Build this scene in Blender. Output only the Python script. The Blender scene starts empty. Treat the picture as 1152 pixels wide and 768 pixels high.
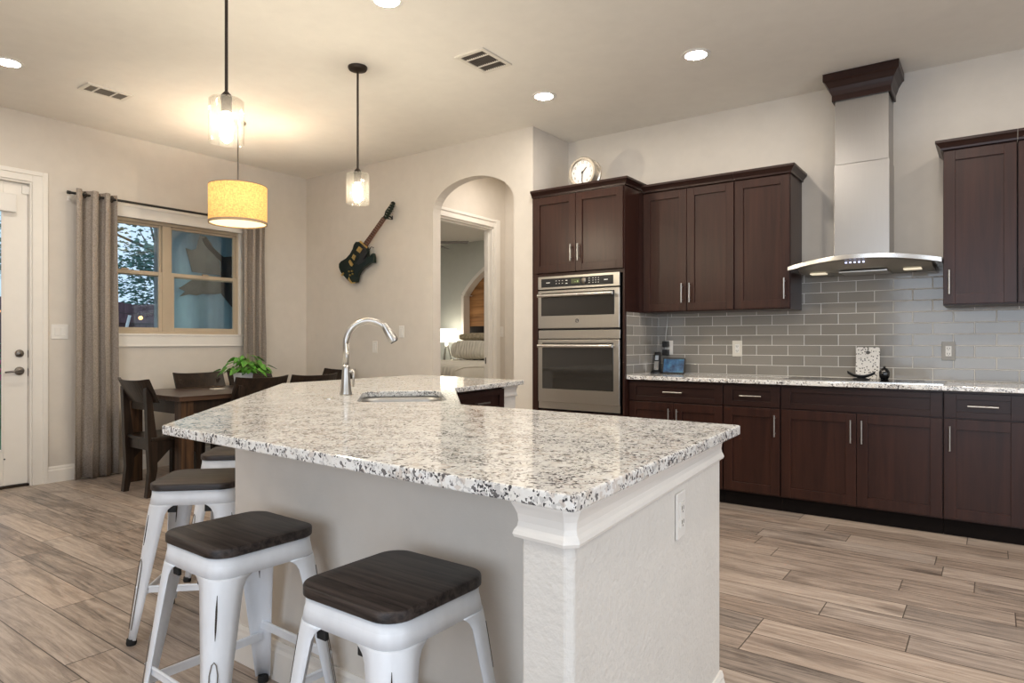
import bpy, bmesh, math, random
from mathutils import Vector, Matrix
random.seed(7)
S = bpy.context.scene
COL = S.collection
pi = math.pi

# ---------------------------------------------------------------- camera, world, light, exposure
cam_d = bpy.data.cameras.new('camera'); cam = bpy.data.objects.new('camera', cam_d); COL.objects.link(cam)
cam.location = (0, 0, 1.175); cam.rotation_euler = (pi/2, 0, math.radians(36.1))
cam_d.sensor_width = 36.0; cam_d.lens = 743/1152*36.0; cam_d.shift_y = 1.0/1152
cam_d.clip_start = 0.02; cam_d.clip_end = 200
S.camera = cam
W = bpy.data.worlds.new('world'); S.world = W; W.use_nodes = True
wn = W.node_tree.nodes; wl = W.node_tree.links; wn.clear()
wo = wn.new('ShaderNodeOutputWorld'); wb = wn.new('ShaderNodeBackground')
wb.inputs[0].default_value = (0.62, 0.78, 1.0, 1); wb.inputs[1].default_value = 1.15
wl.new(wb.outputs[0], wo.inputs[0])
S.view_settings.view_transform = 'Standard'; S.view_settings.look = 'None'
S.view_settings.gamma = 1.0; S.view_settings.use_curve_mapping = False
S.view_settings.exposure = 0.27
S.cycles.use_denoising = True
S.cycles.max_bounces = 10; S.cycles.diffuse_bounces = 6; S.cycles.glossy_bounces = 4
S.cycles.transparent_max_bounces = 16; S.cycles.sample_clamp_indirect = 6.0
S.cycles.caustics_reflective = False; S.cycles.caustics_refractive = False
CAN = 205.0          # recessed lamp emission
BULB = 620.0         # pendant bulb emission
def area(name, loc, rot, sx, sy, power, col):
    l = bpy.data.lights.new(name, 'AREA'); l.shape = 'RECTANGLE'; l.size = sx; l.size_y = sy
    l.energy = power; l.color = col
    o = bpy.data.objects.new(name, l); COL.objects.link(o); o.location = loc; o.rotation_euler = rot
    return o
# daylight entering the big windows behind and to the right of the viewpoint
area('daylight_rear', (0.2, -2.93, 1.45), (pi/2, 0, 0), 3.2, 2.1, 62, (0.82, 0.90, 1.0))
area('daylight_side', (3.42, 0.9, 1.5), (pi/2, 0, pi/2), 2.4, 1.9, 40, (0.84, 0.91, 1.0))

# ---------------------------------------------------------------- materials
def new_mat(name):
    m = bpy.data.materials.new(name); m.use_nodes = True
    nt = m.node_tree; b = nt.nodes.get('Principled BSDF')
    return m, nt, b
def N(nt, t, **kw):
    n = nt.nodes.new(t)
    for k, v in kw.items(): setattr(n, k, v)
    return n
def math_n(nt, op, a, b=None, clamp=False):
    n = nt.nodes.new('ShaderNodeMath'); n.operation = op; n.use_clamp = clamp
    for i, v in enumerate((a, b)):
        if v is None: continue
        if isinstance(v, (int, float)): n.inputs[i].default_value = v
        else: nt.links.new(v, n.inputs[i])
    return n.outputs[0]
def mixc(nt, f, a, b):
    n = nt.nodes.new('ShaderNodeMix'); n.data_type = 'RGBA'
    for s, v in ((n.inputs[0], f), (n.inputs[6], a), (n.inputs[7], b)):
        if isinstance(v, (int, float)): s.default_value = v
        elif isinstance(v, tuple): s.default_value = v if len(v) == 4 else (*v, 1)
        else: nt.links.new(v, s)
    return n.outputs[2]
def ramp(nt, f, stops, interp='LINEAR'):
    n = nt.nodes.new('ShaderNodeValToRGB'); cr = n.color_ramp; cr.interpolation = interp
    while len(cr.elements) < len(stops): cr.elements.new(0.5)
    for e, (p, c) in zip(cr.elements, stops):
        e.position = p; e.color = (*c, 1) if len(c) == 3 else c
    nt.links.new(f, n.inputs[0]); return n.outputs[0]
def coords(nt, scale=(1, 1, 1), kind='Object', rot=(0, 0, 0)):
    t = nt.nodes.new('ShaderNodeTexCoord'); mp = nt.nodes.new('ShaderNodeMapping')
    mp.inputs['Scale'].default_value = scale; mp.inputs['Rotation'].default_value = rot
    nt.links.new(t.outputs[kind], mp.inputs[0]); return mp.outputs[0]
def noise(nt, vec, scale, detail=3, rough=0.5, dist=0.0):
    n = nt.nodes.new('ShaderNodeTexNoise'); n.inputs['Scale'].default_value = scale
    n.inputs['Detail'].default_value = detail; n.inputs['Roughness'].default_value = rough
    n.inputs['Distortion'].default_value = dist
    nt.links.new(vec, n.inputs['Vector']); return n.outputs[0]
def bump(nt, b, h, strength=0.2, dist=0.01):
    n = nt.nodes.new('ShaderNodeBump'); n.inputs['Strength'].default_value = strength
    n.inputs['Distance'].default_value = dist; nt.links.new(h, n.inputs['Height'])
    nt.links.new(n.outputs[0], b.inputs['Normal'])
def plain(name, col, rough=0.5, metal=0.0, var=0.06, vscale=8.0, vstretch=(1, 1, 1), bmp=0.0, bscale=120.0, spec=0.5, coat=0.0):
    m, nt, b = new_mat(name)
    v = coords(nt, vstretch)
    f = noise(nt, v, vscale, 4, 0.6)
    lo = tuple(max(0, c*(1-var*2)) for c in col); hi = tuple(min(1, c*(1+var*2)) for c in col)
    c = ramp(nt, f, [(0.25, lo), (0.75, hi)])
    nt.links.new(c, b.inputs['Base Color'])
    b.inputs['Roughness'].default_value = rough; b.inputs['Metallic'].default_value = metal
    b.inputs['Specular IOR Level'].default_value = spec
    if coat: b.inputs['Coat Weight'].default_value = coat; b.inputs['Coat Roughness'].default_value = 0.15
    if bmp: bump(nt, b, noise(nt, v, bscale, 3, 0.6), bmp, 0.004)
    return m
def emit(name, col, strength):
    m, nt, b = new_mat(name)
    b.inputs['Base Color'].default_value = (*col, 1); b.inputs['Emission Color'].default_value = (*col, 1)
    b.inputs['Emission Strength'].default_value = strength; return m

M = {}
M['wall'] = plain('wall_paint', (0.68, 0.632, 0.57), 0.85, var=0.015, bmp=0.12, bscale=90, spec=0.2)
M['wall_cool'] = M['wall']
M['ceiling'] = plain('ceiling_paint', (0.86, 0.83, 0.775), 0.9, var=0.012, bmp=0.08, bscale=90, spec=0.1)
M['island_paint'] = plain('island_paint', (0.70, 0.675, 0.63), 0.75, var=0.015, bmp=0.9, bscale=55, spec=0.3)
M['trim'] = plain('white_trim', (0.82, 0.79, 0.74), 0.4, var=0.01)
M['white_metal'] = plain('distressed_white_metal', (0.80, 0.83, 0.87), 0.38, var=0.035, vscale=14, vstretch=(1, 1, .3))
M['black'] = plain('black_plastic', (0.012, 0.012, 0.013), 0.4, var=0.1)
M['rubber'] = plain('black_rubber', (0.01, 0.01, 0.01), 0.7, var=0.1)
M['bronze'] = plain('dark_bronze', (0.035, 0.024, 0.018), 0.45, metal=0.6, var=0.1)
M['nickel'] = plain('brushed_nickel', (0.46, 0.44, 0.41), 0.30, metal=1.0, var=0.04, vscale=30)
M['hood_under'] = plain('hood_underside', (0.36, 0.34, 0.30), 0.42, metal=0.8, var=0.03)
M['hood_steel'] = plain('hood_steel', (0.40, 0.385, 0.37), 0.30, metal=1.0, var=0.012, vscale=4, vstretch=(40, 40, 1))
M['sink_steel'] = plain('satin_sink_steel', (0.44, 0.43, 0.41), 0.42, metal=1.0, var=0.02)
M['gunmetal'] = plain('gunmetal', (0.22, 0.20, 0.18), 0.35, metal=1.0, var=0.04)
M['steel'] = plain('brushed_steel', (0.50, 0.475, 0.44), 0.32, metal=1.0, var=0.012, vscale=4, vstretch=(40, 40, 1))
M['steel_light'] = plain('polished_steel', (0.66, 0.65, 0.63), 0.26, metal=1.0, var=0.02)
M['gold'] = plain('gold_hardware', (0.80, 0.55, 0.18), 0.3, metal=1.0, var=0.03)
M['green_lacquer'] = plain('dark_green_lacquer', (0.005, 0.013, 0.009), 0.38, var=0.1, spec=0.3)
M['white_plastic'] = plain('white_plastic', (0.80, 0.78, 0.74), 0.35, var=0.01)
M['grey_plate'] = plain('grey_plate', (0.34, 0.32, 0.29), 0.4, var=0.02)
M['cream_plate'] = plain('cream_plate', (0.74, 0.70, 0.62), 0.35, var=0.01)
M['fabric_white'] = plain('cream_linen', (0.78, 0.73, 0.63), 0.9, var=0.06, vscale=60, bmp=0.3, bscale=250, spec=0.1)
M['fur'] = plain('beige_fur', (0.42, 0.36, 0.26), 0.95, var=0.25, vscale=40, bmp=0.8, bscale=60, spec=0.05)
M['linen_taupe'] = None
def ruched(name, col, scale):
    m, nt, b = new_mat(name)
    wv = nt.nodes.new('ShaderNodeTexWave'); wv.bands_direction = 'X'; wv.inputs['Scale'].default_value = scale; wv.inputs['Distortion'].default_value = 3.0; wv.inputs['Detail'].default_value = 2
    nt.links.new(coords(nt, (1, .35, .35)), wv.inputs['Vector'])
    c = ramp(nt, wv.outputs[1], [(0.0, tuple(x*.92 for x in col)), (0.6, col)]); nt.links.new(c, b.inputs['Base Color'])
    b.inputs['Roughness'].default_value = .95; b.inputs['Specular IOR Level'].default_value = .1
    bump(nt, b, wv.outputs[1], .55, .03); return m
M['ruched'] = ruched('cream_ruched_fabric', (0.80, 0.76, 0.67), 5.0)

M['lawn'] = plain('lawn_grass', (0.05, 0.16, 0.05), 0.9, var=0.3, vscale=20)
M['bark'] = plain('tree_bark', (0.12, 0.10, 0.09), 0.9, var=0.3, vscale=12, vstretch=(1, 1, .2))
M['leaf_dark'] = plain('tree_leaves', (0.13, 0.27, 0.235), 0.6, var=0.35, vscale=3)
M['leaf_mid'] = plain('shrub_leaves', (0.14, 0.30, 0.17), 0.6, var=0.35, vscale=3)
M['fence'] = plain('stained_fence', (0.10, 0.055, 0.075), 0.8, var=0.2, vscale=3, vstretch=(1, 6, .3))
M['patio_wall'] = plain('patio_stucco', (0.40, 0.42, 0.45), 0.9, var=0.04)
M['sheet_blue'] = plain('blue_grey_sheet', (0.42, 0.68, 0.95), 0.45, var=0.12, vscale=3, vstretch=(1, 2, .4))
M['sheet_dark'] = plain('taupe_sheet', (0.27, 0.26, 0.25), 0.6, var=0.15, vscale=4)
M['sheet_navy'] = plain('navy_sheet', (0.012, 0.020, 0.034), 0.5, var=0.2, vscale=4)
M['pink'] = plain('pink_petals', (0.7, 0.05, 0.2), 0.6)
M['vent_dark'] = plain('vent_shadow', (0.10, 0.085, 0.07), 0.7, var=0.1)
M['louvre'] = plain('vent_louvre', (0.20, 0.175, 0.145), 0.6, var=0.05)
M['vent_white'] = plain('vent_enamel', (0.76, 0.72, 0.65), 0.5, var=0.02)
M['window_tan'] = plain('tan_vinyl', (0.50, 0.41, 0.30), 0.45, var=0.02)
M['black_glass'] = plain('black_glass', (0.012, 0.012, 0.013), 0.04, var=0.02, spec=0.7)
M['oven_glass'] = plain('oven_glass', (0.022, 0.020, 0.018), 0.06, var=0.05, spec=0.8)
M['panel_black'] = plain('control_panel', (0.02, 0.02, 0.021), 0.2, var=0.05)
M['mark_white'] = plain('printed_marks', (0.75, 0.75, 0.73), 0.5, var=0.01)
M['lcd'] = emit('green_lcd', (0.05, 0.06, 0.02), 0.12)
M['lcd_lit'] = emit('lcd_digits', (0.35, 0.48, 0.2), 0.25)
M['led_blue'] = emit('hood_leds', (0.6, 0.65, 1.0), 1.5)
M['clock_face'] = plain('clock_face', (0.80, 0.76, 0.72), 0.5, var=0.02)
M['clock_rim'] = plain('clock_rim', (0.72, 0.66, 0.56), 0.25, metal=0.7, var=0.03)
M['pot_white'] = plain('white_ceramic', (0.82, 0.82, 0.82), 0.3, var=0.01)
M['soil'] = plain('soil', (0.04, 0.03, 0.02), 0.9)
M['pothos'] = plain('pothos_leaf', (0.085, 0.27, 0.03), 0.4, var=0.5, vscale=14)
M['stem'] = plain('plant_stem', (0.22, 0.30, 0.08), 0.6)
M['can_light'] = emit('recessed_lamp', (1.0, 0.91, 0.80), CAN)
M['bulb'] = emit('filament_bulb', (1.0, 0.90, 0.72), BULB)
M['string_bulb'] = emit('string_bulb', (1.0, 0.5, 0.15), 3.5)
M['hood_lamp'] = emit('hood_lamp', (1.0, 0.88, 0.65), 0.5)
M['bed_shade'] = emit('bedside_shade', (1.0, 0.93, 0.78), 5.0)
M['fingerboard'] = plain('rosewood', (0.12, 0.05, 0.03), 0.5, var=0.2, vscale=20)

def wood(name, dark, light, rough, axis, scale=1.0, coat=0.0, contrast=(0.35, 0.7)):
    m, nt, b = new_mat(name)
    st = {'x': (1.2, 22, 22), 'y': (22, 1.2, 22), 'z': (22, 22, 1.2)}[axis]
    v = coords(nt, tuple(s*scale for s in st))
    f = noise(nt, v, 1.6, 6, 0.62, 0.6)
    c = ramp(nt, f, [(contrast[0], dark), (contrast[1], light)])
    nt.links.new(c, b.inputs['Base Color']); b.inputs['Roughness'].default_value = rough; b.inputs['Specular IOR Level'].default_value = 0.32
    if coat: b.inputs['Coat Weight'].default_value = coat; b.inputs['Coat Roughness'].default_value = 0.25
    bump(nt, b, f, 0.08, 0.003); return m
M['cab'] = wood('espresso_cabinet', (0.022, 0.0078, 0.0056), (0.047, 0.0168, 0.0108), 0.33, 'z', 0.8, coat=0.0, contrast=(0.3, 0.75))
M['cab_h'] = wood('espresso_cabinet_horizontal', (0.018, 0.0075, 0.006), (0.035, 0.0135, 0.0098), 0.33, 'x', 0.8, coat=0.0, contrast=(0.3, 0.75))
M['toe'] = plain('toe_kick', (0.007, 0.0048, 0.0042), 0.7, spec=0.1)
M['chair_wood'] = wood('dark_walnut', (0.009, 0.006, 0.0045), (0.036, 0.021, 0.0135), 0.34, 'z', 1.0)
M['table_wood'] = wood('walnut_tabletop', (0.030, 0.016, 0.011), (0.085, 0.047, 0.030), 0.28, 'y', 1.0)
M['leg_wood'] = wood('rustic_walnut', (0.020, 0.011, 0.007), (0.115, 0.060, 0.030), 0.4, 'z', 0.7)
M['stool_wood'] = wood('smoked_elm', (0.010, 0.0075, 0.0068), (0.070, 0.053, 0.046), 0.45, 'x', 1.6)
M['niche_wood'] = wood('reclaimed_planks', (0.16, 0.07, 0.025), (0.45, 0.23, 0.09), 0.6, 'x', 0.35)

def granite():
    m, nt, b = new_mat('speckled_granite')
    t = nt.nodes.new('ShaderNodeTexCoord'); v0 = t.outputs['Object']
    dn = nt.nodes.new('ShaderNodeTexNoise'); dn.inputs['Scale'].default_value = 55; dn.inputs['Detail'].default_value = 3
    nt.links.new(v0, dn.inputs['Vector'])
    sub = nt.nodes.new('ShaderNodeVectorMath'); sub.operation = 'SUBTRACT'; nt.links.new(dn.outputs['Color'], sub.inputs[0]); sub.inputs[1].default_value = (.5, .5, .5)
    sc = nt.nodes.new('ShaderNodeVectorMath'); sc.operation = 'SCALE'; nt.links.new(sub.outputs[0], sc.inputs[0]); sc.inputs['Scale'].default_value = 0.014
    ad = nt.nodes.new('ShaderNodeVectorMath'); ad.operation = 'ADD'; nt.links.new(v0, ad.inputs[0]); nt.links.new(sc.outputs[0], ad.inputs[1])
    v = ad.outputs[0]
    def vor(scale):
        n = nt.nodes.new('ShaderNodeTexVoronoi'); n.inputs['Scale'].default_value = scale
        nt.links.new(v, n.inputs['Vector'])
        s = nt.nodes.new('ShaderNodeSeparateColor'); nt.links.new(n.outputs['Color'], s.inputs[0])
        return s.outputs[0], s.outputs[1]
    big = noise(nt, v0, 11, 4, 0.6); big2 = noise(nt, v0, 24, 4, 0.65); patch = noise(nt, v0, 4.5, 3, 0.5)
    base = mixc(nt, ramp(nt, big2, [(0.35, (0, 0, 0)), (0.65, (1, 1, 1))]), (0.77, 0.75, 0.705), (0.86, 0.86, 0.845))
    r1, g1 = vor(125); r2, g2 = vor(240); r3, g3 = vor(85)
    # soft grey crystals
    f = math_n(nt, 'LESS_THAN', r1, math_n(nt, 'MULTIPLY_ADD', big, 0.75)) if False else None
    thr = math_n(nt, 'SUBTRACT', math_n(nt, 'MULTIPLY', big, 1.2), 0.34)
    grey = math_n(nt, 'LESS_THAN', r1, thr)
    base = mixc(nt, math_n(nt, 'MULTIPLY', grey, 0.55), base, (0.40, 0.39, 0.385))
    thr_t = math_n(nt, 'SUBTRACT', math_n(nt, 'MULTIPLY', patch, 1.3), 0.56)
    tan = math_n(nt, 'LESS_THAN', r3, thr_t)
    base = mixc(nt, math_n(nt, 'MULTIPLY', tan, 0.35), base, (0.42, 0.30, 0.21))
    thr_b = math_n(nt, 'SUBTRACT', math_n(nt, 'MULTIPLY', big, 1.25), 0.535)
    blk = math_n(nt, 'LESS_THAN', r2, thr_b)
    base = mixc(nt, math_n(nt, 'MULTIPLY', blk, 0.93), base, (0.022, 0.022, 0.028))
    r4, g4 = vor(112)
    thr_c = math_n(nt, 'SUBTRACT', math_n(nt, 'MULTIPLY', big2, 1.1), 0.485)
    blk2 = math_n(nt, 'LESS_THAN', r4, thr_c)
    base = mixc(nt, math_n(nt, 'MULTIPLY', blk2, 0.85), base, (0.05, 0.045, 0.05))
    nt.links.new(base, b.inputs['Base Color']); b.inputs['Roughness'].default_value = 0.09
    b.inputs['Specular IOR Level'].default_value = 0.55
    return m
M['granite'] = granite()

def floor_mat():
    PW, PL = 0.175, 0.92
    m, nt, b = new_mat('wood_plank_tile')
    t = nt.nodes.new('ShaderNodeTexCoord'); sp = nt.nodes.new('ShaderNodeSeparateXYZ'); nt.links.new(t.outputs['Object'], sp.inputs[0])
    x, y = sp.outputs[0], sp.outputs[1]
    ry = math_n(nt, 'DIVIDE', math_n(nt, 'ADD', y, 20.018), PW); row = math_n(nt, 'FLOOR', ry); fy = math_n(nt, 'FRACT', ry)
    wn1 = nt.nodes.new('ShaderNodeTexWhiteNoise'); wn1.noise_dimensions = '1D'; nt.links.new(row, wn1.inputs['W'])
    rx = math_n(nt, 'ADD', math_n(nt, 'DIVIDE', math_n(nt, 'ADD', x, 30.0), PL), wn1.outputs[0])
    pl = math_n(nt, 'FLOOR', rx); fx = math_n(nt, 'FRACT', rx)
    cb = nt.nodes.new('ShaderNodeCombineXYZ'); nt.links.new(row, cb.inputs[0]); nt.links.new(pl, cb.inputs[1])
    wn2 = nt.nodes.new('ShaderNodeTexWhiteNoise'); wn2.noise_dimensions = '2D'; nt.links.new(cb.outputs[0], wn2.inputs['Vector'])
    sc = nt.nodes.new('ShaderNodeSeparateColor'); nt.links.new(wn2.outputs[1], sc.inputs[0])
    off = math_n(nt, 'MULTIPLY', wn2.outputs[0], 37.0)
    def vec(sx, sy):
        c = nt.nodes.new('ShaderNodeCombineXYZ')
        nt.links.new(math_n(nt, 'MULTIPLY', x, sx), c.inputs[0]); nt.links.new(math_n(nt, 'MULTIPLY', y, sy), c.inputs[1]); nt.links.new(off, c.inputs[2])
        return c.outputs[0]
    g1 = noise(nt, vec(1.5, 15), 1.0, 8, 0.72, 1.6)
    g2 = noise(nt, vec(3.0, 62), 1.0, 5, 0.75, 0.7)
    g3 = noise(nt, vec(2.2, 5.5), 1.0, 3, 0.5, 0.8)
    g = math_n(nt, 'ADD', math_n(nt, 'MULTIPLY', g1, 0.56), math_n(nt, 'MULTIPLY', g2, 0.44))
    g = math_n(nt, 'ADD', g, math_n(nt, 'MULTIPLY', math_n(nt, 'SUBTRACT', wn2.outputs[0], 0.5), 0.13))
    warm = ramp(nt, g, [(0.34, (0.10, 0.074, 0.060)), (0.43, (0.27, 0.212, 0.172)), (0.51, (0.375, 0.295, 0.240)), (0.64, (0.52, 0.435, 0.365))])
    cool = ramp(nt, g, [(0.34, (0.09, 0.075, 0.067)), (0.43, (0.24, 0.203, 0.176)), (0.52, (0.35, 0.290, 0.248)), (0.66, (0.50, 0.43, 0.372))])
    c = mixc(nt, sc.outputs[1], warm, cool)
    dk = ramp(nt, g3, [(0.54, (0, 0, 0)), (0.70, (1, 1, 1))])
    c = mixc(nt, math_n(nt, 'MULTIPLY', dk, 0.5), c, (0.11, 0.085, 0.072))
    ey = math_n(nt, 'MULTIPLY', math_n(nt, 'MINIMUM', fy, math_n(nt, 'SUBTRACT', 1.0, fy)), PW)
    ex = math_n(nt, 'MULTIPLY', math_n(nt, 'MINIMUM', fx, math_n(nt, 'SUBTRACT', 1.0, fx)), PL)
    e = math_n(nt, 'MINIMUM', ex, ey)
    gr = math_n(nt, 'LESS_THAN', e, 0.0022)
    c = mixc(nt, math_n(nt, 'MULTIPLY', gr, 0.95), c, (0.07, 0.055, 0.045))
    nt.links.new(c, b.inputs['Base Color'])
    b.inputs['Roughness'].default_value = 0.36; b.inputs['Specular IOR Level'].default_value = 0.4
    h = math_n(nt, 'SUBTRACT', math_n(nt, 'MULTIPLY', g, 0.25), math_n(nt, 'MULTIPLY', gr, 0.6))
    bump(nt, b, h, 0.3, 0.004)
    return m
M['floor'] = floor_mat()

def tile_mat(name, ux, zoff, xoff):
    TW, TH = 0.234, 0.078
    m, nt, b = new_mat(name)
    t = nt.nodes.new('ShaderNodeTexCoord'); sp = nt.nodes.new('ShaderNodeSeparateXYZ'); nt.links.new(t.outputs['Object'], sp.inputs[0])
    u, z = sp.outputs[ux], sp.outputs[2]
    rz = math_n(nt, 'DIVIDE', math_n(nt, 'SUBTRACT', z, zoff), TH); row = math_n(nt, 'FLOOR', rz); fz = math_n(nt, 'FRACT', rz)
    half = math_n(nt, 'MULTIPLY', math_n(nt, 'MODULO', math_n(nt, 'ADD', row, 40.0), 2.0), 0.5)
    ru = math_n(nt, 'ADD', math_n(nt, 'DIVIDE', math_n(nt, 'ADD', u, xoff), TW), half)
    pl = math_n(nt, 'FLOOR', ru); fu = math_n(nt, 'FRACT', ru)
    cb = nt.nodes.new('ShaderNodeCombineXYZ'); nt.links.new(row, cb.inputs[0]); nt.links.new(pl, cb.inputs[1])
    wn2 = nt.nodes.new('ShaderNodeTexWhiteNoise'); wn2.noise_dimensions = '2D'; nt.links.new(cb.outputs[0], wn2.inputs['Vector'])
    e = math_n(nt, 'MINIMUM', math_n(nt, 'MULTIPLY', math_n(nt, 'MINIMUM', fz, math_n(nt, 'SUBTRACT', 1.0, fz)), TH),
               math_n(nt, 'MULTIPLY', math_n(nt, 'MINIMUM', fu, math_n(nt, 'SUBTRACT', 1.0, fu)), TW))
    gr = math_n(nt, 'LESS_THAN', e, 0.0021)
    col = mixc(nt, wn2.outputs[0], (0.265, 0.245, 0.215), (0.315, 0.292, 0.258))
    col = mixc(nt, gr, col, (0.74, 0.71, 0.66))
    nt.links.new(col, b.inputs['Base Color'])
    nt.links.new(math_n(nt, 'ADD', 0.09, math_n(nt, 'MULTIPLY', gr, 0.6)), b.inputs['Roughness'])
    h = math_n(nt, 'MINIMUM', math_n(nt, 'MULTIPLY', e, 250.0), 1.0)
    wob = noise(nt, t.outputs['Object'], 9, 2, 0.5)
    h2 = math_n(nt, 'ADD', h, math_n(nt, 'MULTIPLY', math_n(nt, 'ADD', wob, wn2.outputs[0]), 0.55))
    bump(nt, b, h2, 0.35, 0.003)
    return m
M['tile'] = tile_mat('glass_subway_tile', 0, 0.919, 30*0.234+0.101)
M['tile_side'] = tile_mat('glass_subway_tile_return', 1, 0.919, 0.05)

def linen(name, col, sc=260, transl=0.0):
    m, nt, b = new_mat(name)
    v = coords(nt, (1, 1, .25)); v2 = coords(nt, (.25, .25, 1))
    f = math_n(nt, 'MULTIPLY', math_n(nt, 'ADD', noise(nt, v, sc, 2), noise(nt, v2, sc, 2)), 0.5)
    c = ramp(nt, f, [(0.35, tuple(x*0.72 for x in col)), (0.65, tuple(min(1, x*1.25) for x in col))])
    nt.links.new(c, b.inputs['Base Color']); b.inputs['Roughness'].default_value = 0.95
    b.inputs['Specular IOR Level'].default_value = 0.1
    bump(nt, b, f, 0.25, 0.003)
    return m, nt, b, c
M['linen_taupe'] = linen('taupe_linen', (0.36, 0.315, 0.275))[0]
m, nt, b, c = linen('yellow_linen_shade', (0.78, 0.47, 0.15), 160)
nt.links.new(c, b.inputs['Emission Color']); b.inputs['Emission Strength'].default_value = 0.75   # the lit shade glows
M['drum'] = m
M['drum_trim'] = plain('drum_trim', (0.42, 0.30, 0.19), 0.8)
M['drum_diffuser'] = emit('drum_diffuser', (1.0, 0.86, 0.50), 1.3)

def glass(name, tint, gloss=0.10, seeds=False):
    m, nt, b = new_mat(name)
    out = nt.nodes['Material Output']; tr = nt.nodes.new('ShaderNodeBsdfTransparent'); gl = nt.nodes.new('ShaderNodeBsdfGlossy')
    tr.inputs[0].default_value = (*tint, 1); gl.inputs['Roughness'].default_value = 0.03
    mx = nt.nodes.new('ShaderNodeMixShader')
    fr = nt.nodes.new('ShaderNodeLayerWeight'); fr.inputs[0].default_value = 0.25
    f = math_n(nt, 'ADD', math_n(nt, 'MULTIPLY', fr.outputs['Facing'], 0.35), gloss, True)
    if seeds:
        v = coords(nt)
        vo = nt.nodes.new('ShaderNodeTexVoronoi'); vo.inputs['Scale'].default_value = 150; nt.links.new(v, vo.inputs['Vector'])
        sd = math_n(nt, 'LESS_THAN', vo.outputs['Distance'], 0.32)
        df = nt.nodes.new('ShaderNodeBsdfDiffuse'); df.inputs[0].default_value = (0.86, 0.83, 0.76, 1)
        tl = nt.nodes.new('ShaderNodeBsdfTranslucent'); tl.inputs[0].default_value = (0.9, 0.87, 0.8, 1)
        ms = nt.nodes.new('ShaderNodeMixShader'); ms.inputs[0].default_value = 0.5
        nt.links.new(df.outputs[0], ms.inputs[1]); nt.links.new(tl.outputs[0], ms.inputs[2])
        m2 = nt.nodes.new('ShaderNodeMixShader')
        nt.links.new(mixc(nt, sd, (0.97, 0.96, 0.94), (0.84, 0.82, 0.77)), tr.inputs[0])
        nt.links.new(math_n(nt, 'ADD', math_n(nt, 'MULTIPLY', sd, 0.018), 0.004), m2.inputs[0])
        nt.links.new(tr.outputs[0], m2.inputs[1]); nt.links.new(ms.outputs[0], m2.inputs[2])
        base = m2.outputs[0]
    else: base = tr.outputs[0]
    nt.links.new(f, mx.inputs[0]); nt.links.new(base, mx.inputs[1]); nt.links.new(gl.outputs[0], mx.inputs[2])
    nt.links.new(mx.outputs[0], out.inputs['Surface'])
    return m
M['pane'] = glass('window_glass', (0.93, 0.97, 0.97), 0.05)
M['seeded'] = glass('seeded_glass', (0.96, 0.95, 0.92), 0.08, True)

def terrazzo():
    m, nt, b = new_mat('terrazzo'); v = coords(nt)
    vo = nt.nodes.new('ShaderNodeTexVoronoi'); vo.inputs['Scale'].default_value = 75; nt.links.new(v, vo.inputs['Vector'])
    s = nt.nodes.new('ShaderNodeSeparateColor'); nt.links.new(vo.outputs['Color'], s.inputs[0])
    f = math_n(nt, 'MULTIPLY', math_n(nt, 'LESS_THAN', vo.outputs['Distance'], 0.34), math_n(nt, 'LESS_THAN', s.outputs[0], 0.6))
    nt.links.new(mixc(nt, f, (0.80, 0.77, 0.72), (0.10, 0.09, 0.085)), b.inputs['Base Color']); b.inputs['Roughness'].default_value = 0.35
    return m
M['terrazzo'] = terrazzo()
def screen_mat():
    m, nt, b = new_mat('tablet_screen'); v = coords(nt)
    f = noise(nt, v, 22, 3, 0.6); c = ramp(nt, f, [(0.3, (0.004, 0.012, 0.035)), (0.6, (0.02, 0.07, 0.14)), (0.8, (0.03, 0.20, 0.16))])
    nt.links.new(c, b.inputs['Base Color']); nt.links.new(c, b.inputs['Emission Color']); b.inputs['Emission Strength'].default_value = 0.8
    b.inputs['Roughness'].default_value = 0.15; return m
M['screen'] = screen_mat()

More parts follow.
